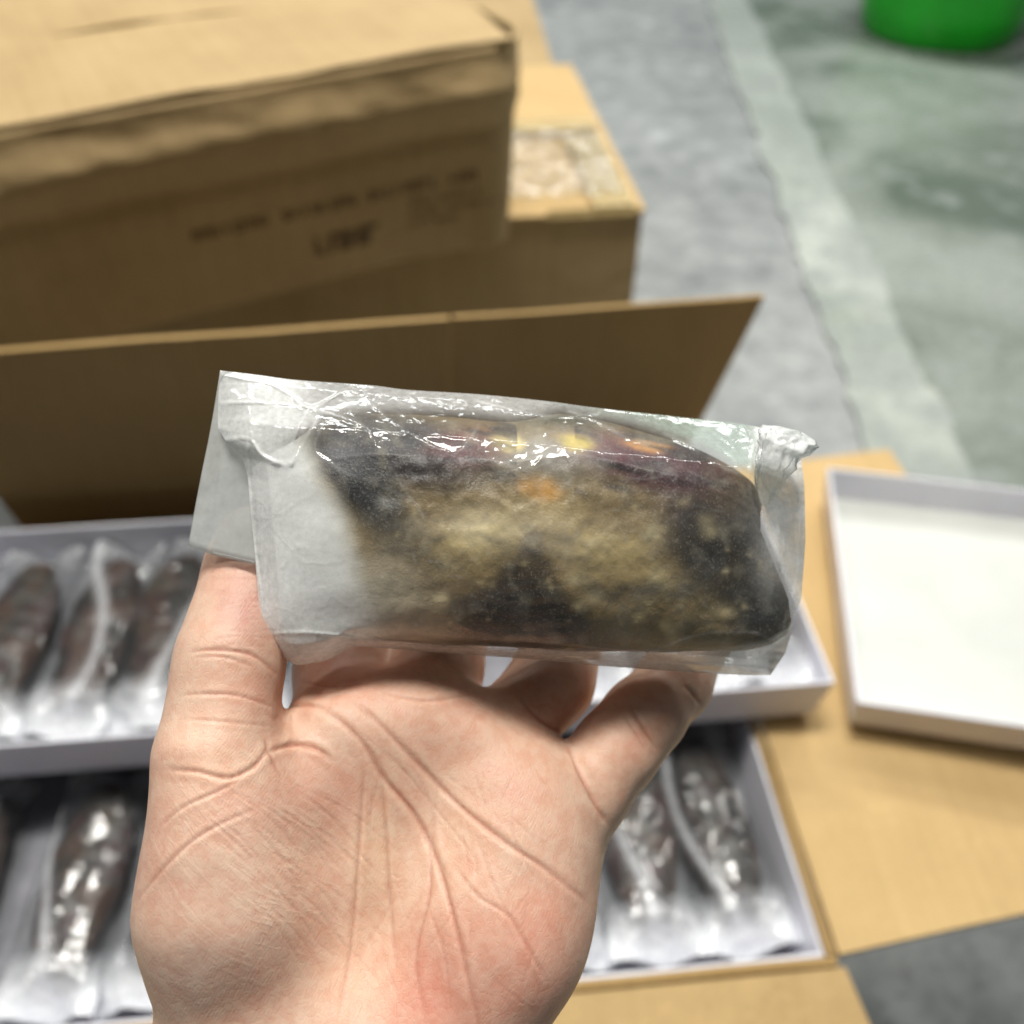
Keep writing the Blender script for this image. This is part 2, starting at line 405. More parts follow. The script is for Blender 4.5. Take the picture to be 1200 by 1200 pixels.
# the big crushed carton
def big_carton():
    t = empty('cardboard_box', (.032, 1.050, .450), math.radians(29))
    tag(t, 'large crushed brown carton with dark printing on its front, on top of the back stack', 'box')
    L, D, H = .74, .50, .250
    def prof(x, z):                # outward (towards -y) push of the crushed front
        h = z / H
        top = math.exp(-((h - .82) / .11) ** 2) * .017
        fold = -math.exp(-((h - .64) / .05) ** 2) * .006
        belly = math.sin(math.pi * min(max(h, 0), 1)) * .004
        fall = 1 - .6 * math.exp(-((x) / .05) ** 2)
        wig = mn.noise(Vector((x * 9, z * 24, 1.7))) * .0035 * (.3 + math.exp(-((h - .8) / .16) ** 2) * 1.3)
        crumple = mn.noise(Vector((x * 26 + z * 30, z * 60, 4.2))) * .0035 * math.exp(-((h - .80) / .16) ** 2)
        base = -(1 - h) * .050 * (1 - .75 * math.exp(-((x) / .09) ** 2))     # leans in towards its foot
        return (top + fold + belly) * fall + wig + crumple + base
    R = .070                       # rounded, crushed corner
    def path(s):                   # s along front (0..L-R), then round the corner, then the right side
        if s < L - R: return (-L + s, 0.0, 0, -1)
        a = (s - (L - R)) / R
        if a < math.pi / 2: return (-R + R * math.sin(a), R - R * math.cos(a), math.sin(a), -math.cos(a))
        return (0.0, R + (a - math.pi / 2) * R, 1, 0)
    ns_, nz = 130, 56; S = L - R + R * math.pi / 2 + D - R
    V = []; Q = []
    for j in range(nz + 1):
        z = H * j / nz
        for i in range(ns_ + 1):
            x, y, a, b = path(S * i / ns_)
            p = prof(x, z) * (1 if y < R else math.exp(-(y - R) / .06))
            V.append((x + a * p, y + b * p, z))
    for j in range(nz):
        for i in range(ns_):
            q = j * (ns_ + 1) + i; Q.append((q, q + 1, q + ns_ + 2, q + ns_ + 1))
    o = mesh_obj('front_panel', V, Q, KRAFT_OLD_SHADE, t)
    sd = o.modifiers.new('thickness', 'SOLIDIFY'); sd.thickness = .005; sd.offset = -1
    panel('side_panel', (-.0055, D, 0), (-L, D, 0), (-L, D, H), (-.0055, D, H), .005, KRAFT_OLD_SHADE, t, 8, 6, .001)
    panel('side_panel', (-L, D-.0055, 0), (-L, .006, 0), (-L, .006, H), (-L, D-.0055, H), .005, KRAFT_OLD_SHADE, t, 8, 6, .001)
    panel('top_flap', (-L, -.001, H+.0065), (-.036, .001, H+.0065), (-.004, D/2-.001, H+.0065), (-L, D/2-.001, H+.0065), .005, KRAFT_OLD_SHADE, t, 44, 22, .005, 5, 9)
    panel('top_flap', (-L, D/2+.001, H+.0065), (-.006, D/2+.001, H+.0065), (-.006, D, H+.0065), (-L, D, H+.0065), .005, KRAFT_OLD_SHADE, t, 44, 22, .005, 6, 9)
    # printing on the front: blurred rows of small dark characters
    def ink(name, z0, z1, x0, x1, cw, gap, bold=1.0, words=None):
        V = []; Q = []; x = x0; n = 0; rr = random.Random(int(z0 * 1000) + 3)
        while x < x1:
            wd = cw * rr.uniform(.7, 1.15); n += 1
            if words and n % words == 0: x += cw * 1.3; continue
            zz0, zz1 = z0, z1
            strokes = [(0, .22, 0, 1), (.62, .86, 0, 1)] if rr.random() < .5 else [(0, .24, 0, 1)]
            strokes += [(.2, .66, rr.choice([0, .4, .8]), 0)]
            for a, b, c, full in strokes:
                xa, xb = x + a * wd, x + b * wd * bold
                za = zz0 if full else zz0 + c * (zz1 - zz0); zb = zz1 if full else za + .2 * (zz1 - zz0)
                for (p, q) in ((xa, za), (xb, za), (xb, zb), (xa, zb)):
                    V.append((p, -prof(p, q) - .0016, q))
                k0 = len(V) - 4; Q.append((k0, k0+1, k0+2, k0+3))
            x += wd + gap
        mesh_obj(name, V, Q, INK, t, smooth=False)
    ink('printed_text', .098, .112, -.42, -.085, .009, .0028, 1.1, 9)
    ink('printed_text', .040, .066, -.285, -.205, .018, .004, 1.5)
    ink('printed_text', .080, .087, -.165, -.075, .005, .0015, 1.1, 7)
    ink('printed_text', .064, .071, -.165, -.055, .005, .0015, 1.1, 8)
    ink('printed_text', .048, .055, -.165, -.10, .005, .0015, 1.1, 6)
    return t
big_carton()

# the open carton in front
ZR = .42
C0 = np.array([.205, .178]); e1 = np.array([math.cos(YAW), math.sin(YAW)]); e2 = np.array([-math.sin(YAW), math.cos(YAW)])
OL, OD = .76, .425
oc = empty('open_cardboard_box', (C0[0], C0[1], .285), YAW)
tag(oc, 'open brown carton with its flaps folded out, holding white trays of frozen packs', 'box')
h0 = ZR - .285
panel('side_panel', (-OL, 0, 0), (0, 0, 0), (0, 0, h0), (-OL, 0, h0), .005, KRAFT_SHADE, oc, 20, 5)
panel('side_panel', (0, OD, 0), (-OL, OD, 0), (-OL, OD, h0), (0, OD, h0), .005, KRAFT_SHADE, oc, 20, 5)
panel('side_panel', (0, .0055, 0), (0, OD-.0055, 0), (0, OD-.0055, h0), (0, .0055, h0), .005, KRAFT_SHADE, oc, 16, 5)
panel('side_panel', (-OL, OD-.0055, 0), (-OL, .0055, 0), (-OL, .0055, h0), (-OL, OD-.0055, h0), .005, KRAFT_SHADE, oc, 16, 5)
panel('bottom_panel', (-OL+.006, .006, .006), (-.006, .006, .006), (-.006, OD-.006, .006), (-OL+.006, OD-.006, .006), .005, KRAFT_SHADE, oc, 8, 6)
# flaps: back stands up in two lengths, front and right lie outward
def loc3(px, py, z):               # world -> carton local
    d = np.array([px, py]) - C0; return (d @ e1, d @ e2, z - .285)
zb, zt = ZR + .002, .632
BR0 = loc3(.150, .606, zb); BR1 = loc3(.206, .615, zt)
BM0 = loc3(-.062, .578, zb); BM1 = loc3(-.048, .584, zt)
BL0 = loc3(-.45, .546, zb); BL1 = loc3(-.46, .528, zt)
o = panel('flap', tuple(np.array(BM0) + [.0015, 0, 0]), BR0, BR1, tuple(np.array(BM1) + [.0015, .002, -.001]), .005, KRAFT_SHADE, oc, 30, 18, .0022, 4, 10)
o = panel('flap', BL0, tuple(np.array(BM0) + [-.0015, -.004, 0]), tuple(np.array(BM1) + [-.0015, -.004, .002]), BL1, .005, KRAFT_SHADE, oc, 40, 18, .0022, 6, 10)
panel('flap', (.003, .006, h0), (.250, .035, h0 - .012), (.235, OD + .06, h0 - .008), (.003, OD + .03, h0), .005, KRAFT, oc, 20, 26, .002, 7, 12)
panel('flap', (-OL, -.22, h0 - .075), (.055, -.22, h0 - .072), (.004, -.002, h0), (-OL, -.002, h0), .005, KRAFT, oc, 36, 14, .002, 8, 12)
# the closed carton it stands on
cb = closed_carton('cardboard_box', (C0[0] - .004, C0[1] + .004, 0), YAW, OL - .01, OD - .01, .272, (KRAFT_OLD_SHADE, KRAFT_OLD_SHADE),
    'closed brown carton on the floor, underneath the open carton of trays', seed=12)

# ------------------------------------------------------------ trays
def tray(loc, rz, L, D, label, H=.048, group='white trays', liner=None):
    t = empty('tray', loc, rz); tag(t, label, 'tray', group)
    th = .0026; s = .004
    b = bmesh.new()
    def slab(name, pts, th, m):
        o = panel(name, *pts, th, m, t, 12, 3, .0006, len(t.children), 10)
        bv = o.modifiers.new('soft_edge', 'BEVEL'); bv.width = .0008; bv.segments = 2; bv.limit_method = 'ANGLE'
    slab('tray_floor', ((-L+s+th, s+th, .003), (-s-th, s+th, .003), (-s-th, D-s-th, .003), (-L+s+th, D-s-th, .003)), .0025, liner or LINER)
    slab('tray_wall', ((-L+s, s, 0), (-s, s, 0), (0, 0, H), (-L, 0, H)), th, TRAYM)
    slab('tray_wall', ((-s, D-s, 0), (-L+s, D-s, 0), (-L, D, H), (0, D, H)), th, TRAYM)
    slab('tray_wall', ((-s, s+th, 0), (-s, D-s-th, 0), (0, D-th, H), (0, th, H)), th, TRAYM)
    slab('tray_wall', ((-L+s, D-s-th, 0), (-L+s, s+th, 0), (-L, th, H), (-L, D-th, H)), th, TRAYM)
    b.free()
    return t
tray((.2, .184, .367), YAW, .69, .235, 'lower white tray of frozen packs inside the open carton, nearest the camera', liner=GREYLINER)
tray((.236, .352, .424), YAW, .76, .212, 'upper white tray of frozen packs lying across the back of the open carton', liner=GREYLINER)
tray((.2534 + .42 * math.cos(math.radians(-10)), .344 - .42 * math.sin(math.radians(10)), .424), math.radians(-10), .42, .262,
     'empty white tray with a clean liner, on the right flap of the open carton', H=.034)

# ------------------------------------------------------------ packs in trays
def loft(path, nu, nt, fn):
    V = np.zeros(((nu + 1) * nt, 3)); u = np.linspace(0, 1, nu + 1); th = np.linspace(0, 2*np.pi, nt, endpoint=False)
    uu, tt = np.meshgrid(u, th, indexing='ij'); V = fn(uu.ravel(), tt.ravel())
    i, j = np.meshgrid(np.arange(nu), np.arange(nt), indexing='ij'); i = i.ravel(); j = j.ravel(); j2 = (j + 1) % nt
    Q = np.stack([i*nt + j, i*nt + j2, (i+1)*nt + j2, (i+1)*nt + j], 1)
    caps = [tuple(range(nt))[::-1], tuple(range(nu*nt, (nu+1)*nt))]
    return V, Q, uu.ravel(), tt.ravel()

FC = np.array([lin(36, 33, 32), lin(60, 54, 46), lin(58, 32, 32), lin(28, 27, 28), lin(74, 50, 40), lin(100, 99, 96)])
def pack_meshes(seed):
    r = np.random.RandomState(seed)
    Ln, Wd, Th = .172, .064, .032
    bend = r.uniform(-.006, .006); sd = seed * 5.3
    def body(u, t):
        x0 = np.sin(np.pi * np.clip(.02 + u * .96, 0, 1)) ** .30
        wv = 1 + .12 * np.sin(u * 7 + sd) * .5
        hx = Wd * .41 * x0 * wv; hz = Th * .46 * x0
        X = hx * np.cos(t) + bend * np.sin(u * 3.1); Z = Th * .5 + hz * np.sin(t); Y = .026 + u * (Ln - .040)
        p = np.stack([X, Y, Z], 1); n = fbm(p * 70 + sd, 4) * .0035; n2 = fbm(p * 240 + sd, 2) * .0008
        nn = np.stack([np.cos(t), 0 * t, np.sin(t)], 1)
        return p + nn * (n + n2)[:, None]
    V, Q, u, t = loft(None, 60, 44, body)
    f1 = fbm(V * 60 + sd, 4); f2 = fbm(V * 130 + sd + 9, 3)
    k = np.clip((f1 * 2.2 + .5), 0, .999) * 3; i = k.astype(int); fr = (k - i)[:, None]
    order = r.permutation(5)[:4]
    C = FC[order][i] * (1 - fr) + FC[order][np.minimum(i + 1, 3)] * fr
    fb = np.clip((f2 - .25) * 3, 0, 1)[:, None] * .6; C = C * (1 - fb) + FC[5] * fb
    me1 = (V, Q, dict(flesh=C, ice=np.clip(f2, 0, 1)))
    def bag(u, t):
        e = np.sin(np.pi * np.clip(u, 0, 1)); flat = np.clip(e * 2.4, 0, 1) ** 1.2
        hz = Th * .56 * flat + .0015; hx = Wd * .5 * (1 + .10 * (1 - flat)) + .0
        X = hx * np.sign(np.cos(t)) * np.abs(np.cos(t)) ** .8 + bend * np.sin(u * 3.1); Y = u * Ln
        up = .010 * (1 - flat) * np.sin(X * 120 + sd)
        Z = Th * .5 + hz * np.sin(t) + up
        p = np.stack([X, Y, Z], 1)
        a = fbm(p * np.array([130, 20, 130]) + sd, 3); ridge = (1 - np.abs(fbm(p * np.array([110, 26, 110]) + sd * 2, 3)) * 4).clip(0, 1)
        nn = np.stack([np.cos(t) * .3, 0 * t, np.sin(t)], 1)
        amp = .0022 + .006 * (1 - flat)
        return p + nn * ((a * amp) + ridge * .0022)[:, None]
    Vb, Qb, ub, tb = loft(None, 90, 64, bag)
    g = fbm(Vb * 55 + sd, 4); ends = np.clip(1 - np.sin(np.pi * ub) * 2.1, 0, 1)
    front = np.clip(1 - ub * 4.5, 0, 1)
    fold = np.exp(-((np.cos(tb) * .5 + .22 * np.sin(ub * 4 + sd) - .25 * np.sin(sd)) / .05) ** 2) * (np.sin(tb) > 0)
    hz = np.clip(.02 + .16 * np.clip(g - .1, 0, 1) + .3 * ends + .95 * front + .5 * fold, .02, .95)
    me2 = (Vb, Qb, dict(haze=hz, hazecol=np.tile(np.array(lin(238, 240, 244)), (len(Vb), 1))))
    return me1, me2
protos = []
def make_pack(seed):
    a, b = pack_meshes(seed)
    t = empty('frozen_pack')
    mesh_obj('frozen_flesh', *a[:2], FROZEN, t, attrs=a[2])
    mesh_obj('plastic_film', *b[:2], POUCHFILM, t, attrs=b[2])
    return t
def copy_pack(t):
    c = t.copy(); COL.objects.link(c)
    for ch in t.children:
        d = ch.copy(); COL.objects.link(d); d.parent = c
    return c
protos = [make_pack(s) for s in (1, 2, 3, 4, 5, 6)]
used = set()
def put(kind, x, y, z, rz, s, label, group, cols):
    t = protos[kind]
    if kind in used: t = copy_pack(t)
    used.add(kind)
    t.location = (x, y, z); t.rotation_euler = (0, 0, rz); t.scale = s
    tag(t, label, 'frozen pack', group)
    return t
def on_tray(a, b):                 # distances along (leftward) and back from a tray's front right corner
    return lambda org: (org[0] - a * e1[0] + b * e2[0], org[1] - a * e1[1] + b * e2[1])
G1 = 'frozen packs in the lower tray'; G2 = 'frozen packs in the upper tray'
lows = [(.036, 0, 'dark frozen pack against the right wall of the lower tray'),
        (.101, 1, 'maroon brown frozen pack in the lower tray, second from the tray right wall'),
        (.166, 4, 'narrow dark frozen pack in the lower tray, just right of the holding hand'),
        (.232, 3, 'frozen pack in the lower tray, hidden for the most part behind the palm'),
        (.500, 1, 'glossy frozen pack in the lower tray, second from the tray left wall'),
        (.437, 3, 'frozen pack in the lower tray, just left of the thumb mound'),
        (.583, 5, 'leftmost frozen pack of the lower tray, against its left wall')]
for n, (a, kd, lb) in enumerate(lows):
    x, y = on_tray(a, .014)((.2, .184)); put(kd, x, y, .3715, YAW + (.05, -.03, .04, .02, -.05, -.02, .03)[n], (1, 1, 1), lb, G1, None)
ups = [(.036, 2, 'frozen pack at the right wall of the upper tray, behind the held bag'),
       (.105, 3, 'frozen pack in the upper tray, second from the right wall'),
       (.172, 1, 'frozen pack in the upper tray seen in the gap between the two last fingers'),
       (.437, 5, 'frozen pack in the upper tray, hard against the tip of the thumb'),
       (.502, 4, 'glossy dark frozen pack in the upper tray, second one left of the thumb'),
       (.566, 2, 'frozen pack in the upper tray, second from its left wall'),
       (.628, 1, 'leftmost frozen pack in the upper tray, against its left wall')]
for n, (a, kd, lb) in enumerate(ups):
    x, y = on_tray(a, .018)((.236, .352)); put(kd, x, y, .4285, YAW + (-.03, .04, .02, .03, .02, -.04, 0)[n], (1, 1.08, 1), lb, G2, None)

# ------------------------------------------------------------ green tub on the floor
def tub():
    t = empty('tub', (1.60, 3.56, 0)); tag(t, 'bright green round plastic tub standing on the painted floor at the top right', 'tub')
    prof = [(.235, .0), (.262, .006), (.278, .03), (.300, .12), (.322, .24), (.340, .30), (.358, .303), (.360, .318), (.340, .320), (.318, .24), (.272, .03), (.0, .012)]
    n = 72; V = []; Q = []
    for (r, z) in prof:
        for k in range(n): a = 2*math.pi*k/n; V.append((r*math.cos(a), r*math.sin(a), z))
    for j in range(len(prof)-1):
        for k in range(n): k2 = (k+1) % n; Q.append((j*n+k, j*n+k2, (j+1)*n+k2, (j+1)*n+k))
    Q.append(tuple(range(n))[::-1])
    mesh_obj('tub_body', V, Q, GREEN, t)
    for s in (0, math.pi):         # two handles under the rim
        V = []; Q = []; m_ = 12
        for i in range(m_ + 1):
            a = s + (i / m_ - .5) * .5; b = .030 * math.sin(math.pi * i / m_)
            for k in range(8):
                c = 2*math.pi*k/8; r = .362 + b + .008*math.cos(c)
                V.append((r*math.cos(a), r*math.sin(a), .298 + .008*math.sin(c)))
        for i in range(m_):
            for k in range(8): k2 = (k+1) % 8; Q.append((i*8+k, i*8+k2, (i+1)*8+k2, (i+1)*8+k))
        mesh_obj('handle', V, Q, GREEN, t)
tub()

# ------------------------------------------------------------ frame of the held things (tilted like the hand that holds them up)
ROT = Matrix(((RT[0], UP[0], -FW[0]), (RT[1], UP[1], -FW[1]), (RT[2], UP[2], -FW[2]))).to_4x4()
HELD = Matrix.Translation(Vector(CAM)) @ ROT       # x right, y up the palm, z towards the viewer
def L3(px, py, d):
    px, py, d = np.broadcast_arrays(np.asarray(px, float), np.asarray(py, float), np.asarray(d, float))
    return np.stack([(px - 600) / FPX * d, (600 - py) / FPX * d, -d], -1)
def toworld_mat(origin):
    return HELD @ Matrix.Translation(Vector(origin))

# ---------- smooth curve through points
def cr(pts, n=12):
    P = np.array(pts, float)
    if len(P) < 3: return np.array([P[0] + (P[-1]-P[0]) * t for t in np.linspace(0, 1, n)])
    Pe = np.vstack([2*P[0]-P[1], P, 2*P[-1]-P[-2]]); out = []
    for i in range(1, len(Pe)-2):
        for t in np.linspace(0, 1, n, endpoint=False):
            a, b, c, d = Pe[i-1:i+3]
            out.append(.5*((2*b)+(-a+c)*t+(2*a-5*b+4*c-d)*t*t+(-a+3*b-3*c+d)*t**3))
    out.append(P[-1]); return np.array(out)
def dist_poly(X, poly, rmax):
    """distance of 2D points to polyline, and the parameter along it; far points get rmax"""
    D = np.full(len(X), rmax); S = np.zeros(len(X)); lo = poly.min(0) - rmax; hi = poly.max(0) + rmax
    sel = np.where(((X > lo) & (X < hi)).all(1))[0]; x = X[sel]; d = D[sel]; s = S[sel]; n = len(poly) - 1
    for i in range(n):
        a, b = poly[i], poly[i+1]; ab = b - a; t = np.clip(((x - a) @ ab) / max(ab @ ab, 1e-9), 0, 1)
        q = np.hypot(*(x - a - t[:, None]*ab).T); m = q < d; d[m] = q[m]; s[m] = (i + t[m]) / n
    D[sel] = d; S[sel] = s; return D, S

# ------------------------------------------------------------ hand
def build_hand():
    h = .0010
    lo = np.array([-.118, -.345, -.292]); hi = np.array([.080, .052, -.130])
    nx, ny, nz = np.ceil((hi - lo) / h).astype(int) + 1
    gx = lo[0] + h*np.arange(nx); gy = lo[1] + h*np.arange(ny); gz = lo[2] + h*np.arange(nz)
    BIG = .05
    def new(): return np.full((nx, ny, nz), BIG, dtype=np.float32)
    def capsule(Fd, a, b, ra, rb, k, flat=1.0):
        a = np.asarray(a); b = np.asarray(b); r = max(ra, rb) + k + .006
        mn_, mx_ = np.minimum(a, b) - r, np.maximum(a, b) + r
        i0 = np.clip(np.floor((mn_ - lo)/h).astype(int), 0, [nx, ny, nz]); i1 = np.clip(np.ceil((mx_ - lo)/h).astype(int)+1, 0, [nx, ny, nz])
        if (i1 <= i0).any(): return
        X, Y, Z = np.meshgrid(gx[i0[0]:i1[0]], gy[i0[1]:i1[1]], gz[i0[2]:i1[2]], indexing='ij', sparse=True)
        ab = b - a; L2 = ab @ ab
        t = np.clip(((X-a[0])*ab[0] + (Y-a[1])*ab[1] + (Z-a[2])*ab[2]) / L2, 0, 1)
        d = np.sqrt((X-a[0]-t*ab[0])**2 + (Y-a[1]-t*ab[1])**2 + ((Z-a[2]-t*ab[2])/flat)**2) - (ra + (rb-ra)*t)
        S = Fd[i0[0]:i1[0], i0[1]:i1[1], i0[2]:i1[2]]
        hh = np.clip(k - np.abs(S - d), 0, None) / k
        S[...] = np.minimum(S, d) - hh*hh*k*.25
    def chain(Fd, pts, k, flat=1.0):
        for (p, q) in zip(pts[:-1], pts[1:]):
            capsule(Fd, L3(*p[:3]), L3(*q[:3]), p[3]/FPX*p[2], q[3]/FPX*q[2], k, flat)
    palm = new()
    # metacarpals, thumb mound, heel of the hand  (px, py, depth, radius px)
    chain(palm, [(300, 1240, .203, 92), (345, 1050, .206, 74), (402, 862, .212, 62)], .016)
    chain(palm, [(380, 1250, .204, 92), (430, 1050, .212, 68), (482, 850, .217, 64)], .016)
    chain(palm, [(460, 1250, .204, 88), (520, 1060, .212, 68), (556, 872, .218, 56)], .016)
    chain(palm, [(505, 1235, .202, 78), (575, 1080, .208, 74), (620, 935, .214, 66)], .016)
    chain(palm, [(285, 1210, .194, 88), (264, 1060, .189, 84), (264, 960, .191, 76)], .012)
    chain(palm, [(515, 1215, .198, 90), (582, 1085, .204, 88), (618, 985, .211, 84)], .012)
    chain(palm, [(400, 1240, .200, 110), (400, 1330, .203, 150)], .02)
    # wrist and forearm
    chain(palm, [(340, 1290, .204, 120), (345, 1500, .208, 108), (335, 2200, .205, 140)], .025)
    chain(palm, [(450, 1290, .204, 120), (440, 1500, .208, 108), (440, 2200, .205, 140)], .025)
    # web between thumb and forefinger
    chain(palm, [(330, 930, .203, 48), (378, 880, .212, 40)], .012)
    # thumb
    thumb = new()
    chain(thumb, [(258, 985, .190, 74), (253, 888, .194, 65), (264, 812, .1995, 56.5), (272, 764, .2030, 55.5), (286, 712, .2095, 49), (291, 660, .2145, 43), (296, 630, .2165, 38)], .006)
    # fingers: curl back behind the pack
    fingers = new()
    def f_union(pts, k=.004):
        f = new(); chain(f, pts, k)
        np.copyto(fingers, smin(fingers, f, .0014))
    def smin(a, b, k):
        hh = np.clip(k - np.abs(a - b), 0, None) / k; return np.minimum(a, b) - hh*hh*k*.25
    f_union([(402, 862, .214, 60), (404, 782, .232, 55), (425, 650, .2515, 44), (445, 590, .2525, 40), (468, 532, .249, 36)])
    f_union([(482, 850, .218, 60), (510, 785, .235, 54), (548, 640, .254, 45), (570, 590, .2535, 40), (585, 548, .250, 35)])
    f_union([(575, 880, .219, 54), (646, 800, .236, 48), (690, 660, .253, 43), (705, 600, .2525, 38), (708, 565, .250, 35)])
    f_union([(636, 985, .213, 64), (683, 930, .2165, 52), (722, 880, .2210, 48), (752, 842, .2265, 45), (790, 798, .236, 41), (825, 735, .250, 37), (826, 650, .256, 33), (815, 600, .256, 31)])
    F_ = smin(palm, fingers, .0035); del palm, fingers
    F_ = smin(F_, thumb, .006); del thumb
    # palm hollow
    # ---- surface nets
    ins = F_ < 0
    c = np.zeros((nx-1, ny-1, nz-1), dtype=np.int8)
    for dx in (0, 1):
        for dy in (0, 1):
            for dz in (0, 1): c += ins[dx:nx-1+dx, dy:ny-1+dy, dz:nz-1+dz]
    act = (c > 0) & (c < 8); ci = np.argwhere(act); idm = np.full(act.shape, -1, dtype=np.int32); idm[act] = np.arange(len(ci))
    corners = [(0,0,0),(1,0,0),(0,1,0),(1,1,0),(0,0,1),(1,0,1),(0,1,1),(1,1,1)]
    val = [F_[ci[:,0]+a, ci[:,1]+b, ci[:,2]+e] for a, b, e in corners]
    acc = np.zeros((len(ci), 3)); cnt = np.zeros(len(ci))
    for i in range(8):
        for j in range(i+1, 8):
            if sum(abs(np.array(corners[i]) - np.array(corners[j]))) != 1: continue
            m = (val[i] < 0) != (val[j] < 0); t = np.where(m, val[i] / np.where(m, val[i]-val[j], 1), 0)
            p = np.array(corners[i]) + t[:, None] * (np.array(corners[j]) - np.array(corners[i]))
            acc += p * m[:, None]; cnt += m
    V = lo + (ci + acc / cnt[:, None]) * h
    quads = []
    for ax in range(3):
        o1, o2 = [(1, 2), (2, 0), (0, 1)][ax]
        sl0 = [slice(1, -1)]*3; sl1 = [slice(1, -1)]*3; sl0[ax] = slice(0, -1); sl1[ax] = slice(1, None)
        A = ins[tuple(sl0)]; B = ins[tuple(sl1)]
        for flip, msk in ((False, A & ~B), (True, ~A & B)):
            e = np.argwhere(msk); off = np.ones(3, int); off[ax] = 0; e = e + off
            def cell(d1, d2):
                q = e.copy(); q[:, o1] -= d1; q[:, o2] -= d2; return idm[q[:,0], q[:,1], q[:,2]]
            q = np.stack([cell(0,0), cell(1,0), cell(1,1), cell(0,1)], 1)
            quads.append(q[:, ::-1] if flip else q)
    Q = np.vstack(quads); Q = Q[(Q >= 0).all(1)]
    del F_, ins, idm, act
    # relax
    def relax(V, it):
        E = np.vstack([Q[:, [0,1]], Q[:, [1,2]], Q[:, [2,3]], Q[:, [3,0]]])
        for _ in range(it):
            S = np.zeros_like(V); n = np.bincount(E.ravel(), minlength=len(V)).astype(float)
            for k in range(3): S[:, k] = np.bincount(E[:,0], V[E[:,1],k], len(V)) + np.bincount(E[:,1], V[E[:,0],k], len(V))
            V = V*.4 + .6 * S / np.maximum(n, 1)[:, None]
        return V
    V = relax(V, 5)
    # subdivide once
    me = bpy.data.meshes.new('tmp'); me.from_pydata(V.tolist(), [], Q.tolist()); ob = bpy.data.objects.new('tmp', me); COL.objects.link(ob)
    md = ob.modifiers.new('s', 'SUBSURF'); md.levels = 1; dg = bpy.context.evaluated_depsgraph_get()
    me2 = bpy.data.meshes.new_from_object(ob.evaluated_get(dg)); bpy.data.objects.remove(ob)
    V = np.zeros(len(me2.vertices)*3, np.float32); me2.vertices.foreach_get('co', V); V = V.reshape(-1, 3).astype(float)
    N = np.zeros(len(me2.vertices)*3, np.float32); me2.vertices.foreach_get('normal', N); N = N.reshape(-1, 3).astype(float)
    Q = np.zeros(len(me2.loops), np.int32); me2.loops.foreach_get('vertex_index', Q); Q = Q.reshape(-1, 4)
    px = np.stack([600 + FPX*V[:,0]/-V[:,2], 600 - FPX*V[:,1]/-V[:,2]], 1)
    front = np.clip((N[:, 2] - .05) * 4, 0, 1)
    crease = np.zeros(len(V)); disp = np.zeros(len(V))
    def line(pts, wpx=3.0, depth=.0007, bulge=.0003, col=1.0, taper=True):
        wpx = wpx * .78
        nonlocal crease, disp
        d, s = dist_poly(px, cr(pts, 8), 34.0)
        tp = np.sin(np.pi * np.clip(s, .0, 1)) ** .5 if taper else 1.0
        tp = np.maximum(tp, .12) if taper else 1.0
        wob = 1 + .25 * np.sin(s * 23)
        g = np.exp(-(d / (wpx * wob)) ** 2); g2 = np.exp(-((d - wpx*2.6) / (wpx*2.2)) ** 2)
        disp -= front * g * depth * tp * .5; disp += front * g2 * bulge * tp * .3
        crease = np.maximum(crease, front * np.exp(-(d / (wpx*.8)) ** 2) * col * tp)
    # main palm lines
    line([(378,832),(400,846),(427,872),(450,911),(487,956),(510,1005),(529,1069),(547,1140),(565,1215)], 4.2, .0013, .0006, .85)
    line([(415,822),(440,843),(487,892),(544,949),(600,992),(640,1018),(688,1058)], 4.0, .0011, .0005, .75)
    line([(427,905),(423,960),(420,1012),(412,1106),(396,1200)], 3.0, .0006, .0004, .5)
    line([(447,905),(454,982),(457,1057),(462,1135)], 3.2, .0007, .0004, .5)
    line([(512,925),(505,1000),(502,1050),(487,1125),(500,1205)], 3.0, .0006, .0004, .5)
    line([(532,1015),(560,1050),(600,1078),(637,1144)], 2.6, .0005, .0002, .35)
    line([(560,985),(580,1040),(612,1100),(640,1150)], 2.2, .0004, .0002, .3)
    line([(600,940),(604,985),(628,1030)], 2.2, .0004, .0002, .3)
    line([(500,1060),(520,1120),(530,1190)], 2.2, .0004, .0002, .3)
    line([(412,850),(470,900),(520,960),(560,1010)], 2.0, .0003, .0002, .25)
    line([(470,880),(500,930),(512,1000)], 2.0, .0003, .0002, .25)
    # thumb joints and base
    line([(222,764),(245,762),(275,763),(300,770),(325,792)], 2.8, .0007, .0002, .9)
    line([(228,770),(262,770),(298,782)], 2.0, .0004, .0002, .4)
    line([(214,814),(245,813),(281,816),(322,830)], 2.4, .0005, .0002, .7)
    line([(214,842),(262,846),(318,852)], 2.0, .0003, .0002, .25)
    line([(196,902),(230,904),(266,912),(292,902),(306,888),(313,874)], 3.0, .0008, .0005, .6)
    line([(162,1056),(190,1020),(225,986),(262,964),(300,948)], 2.6, .0005, .0003, .5)
    line([(190,968),(215,946),(250,930),(280,915)], 2.2, .0005, .0003, .45)
    line([(309,868),(313,882),(322,900),(330,915)], 2.6, .0007, .0003, .6)
    # web folds
    line([(314,882),(332,876),(352,874),(375,880),(392,894)], 3.4, .0012, .0010, .8)
    line([(318,846),(336,832),(360,828),(384,832)], 3.2, .0010, .0009, .5)
    # long diagonal lines of the thumb mound
    rr = random.Random(5)
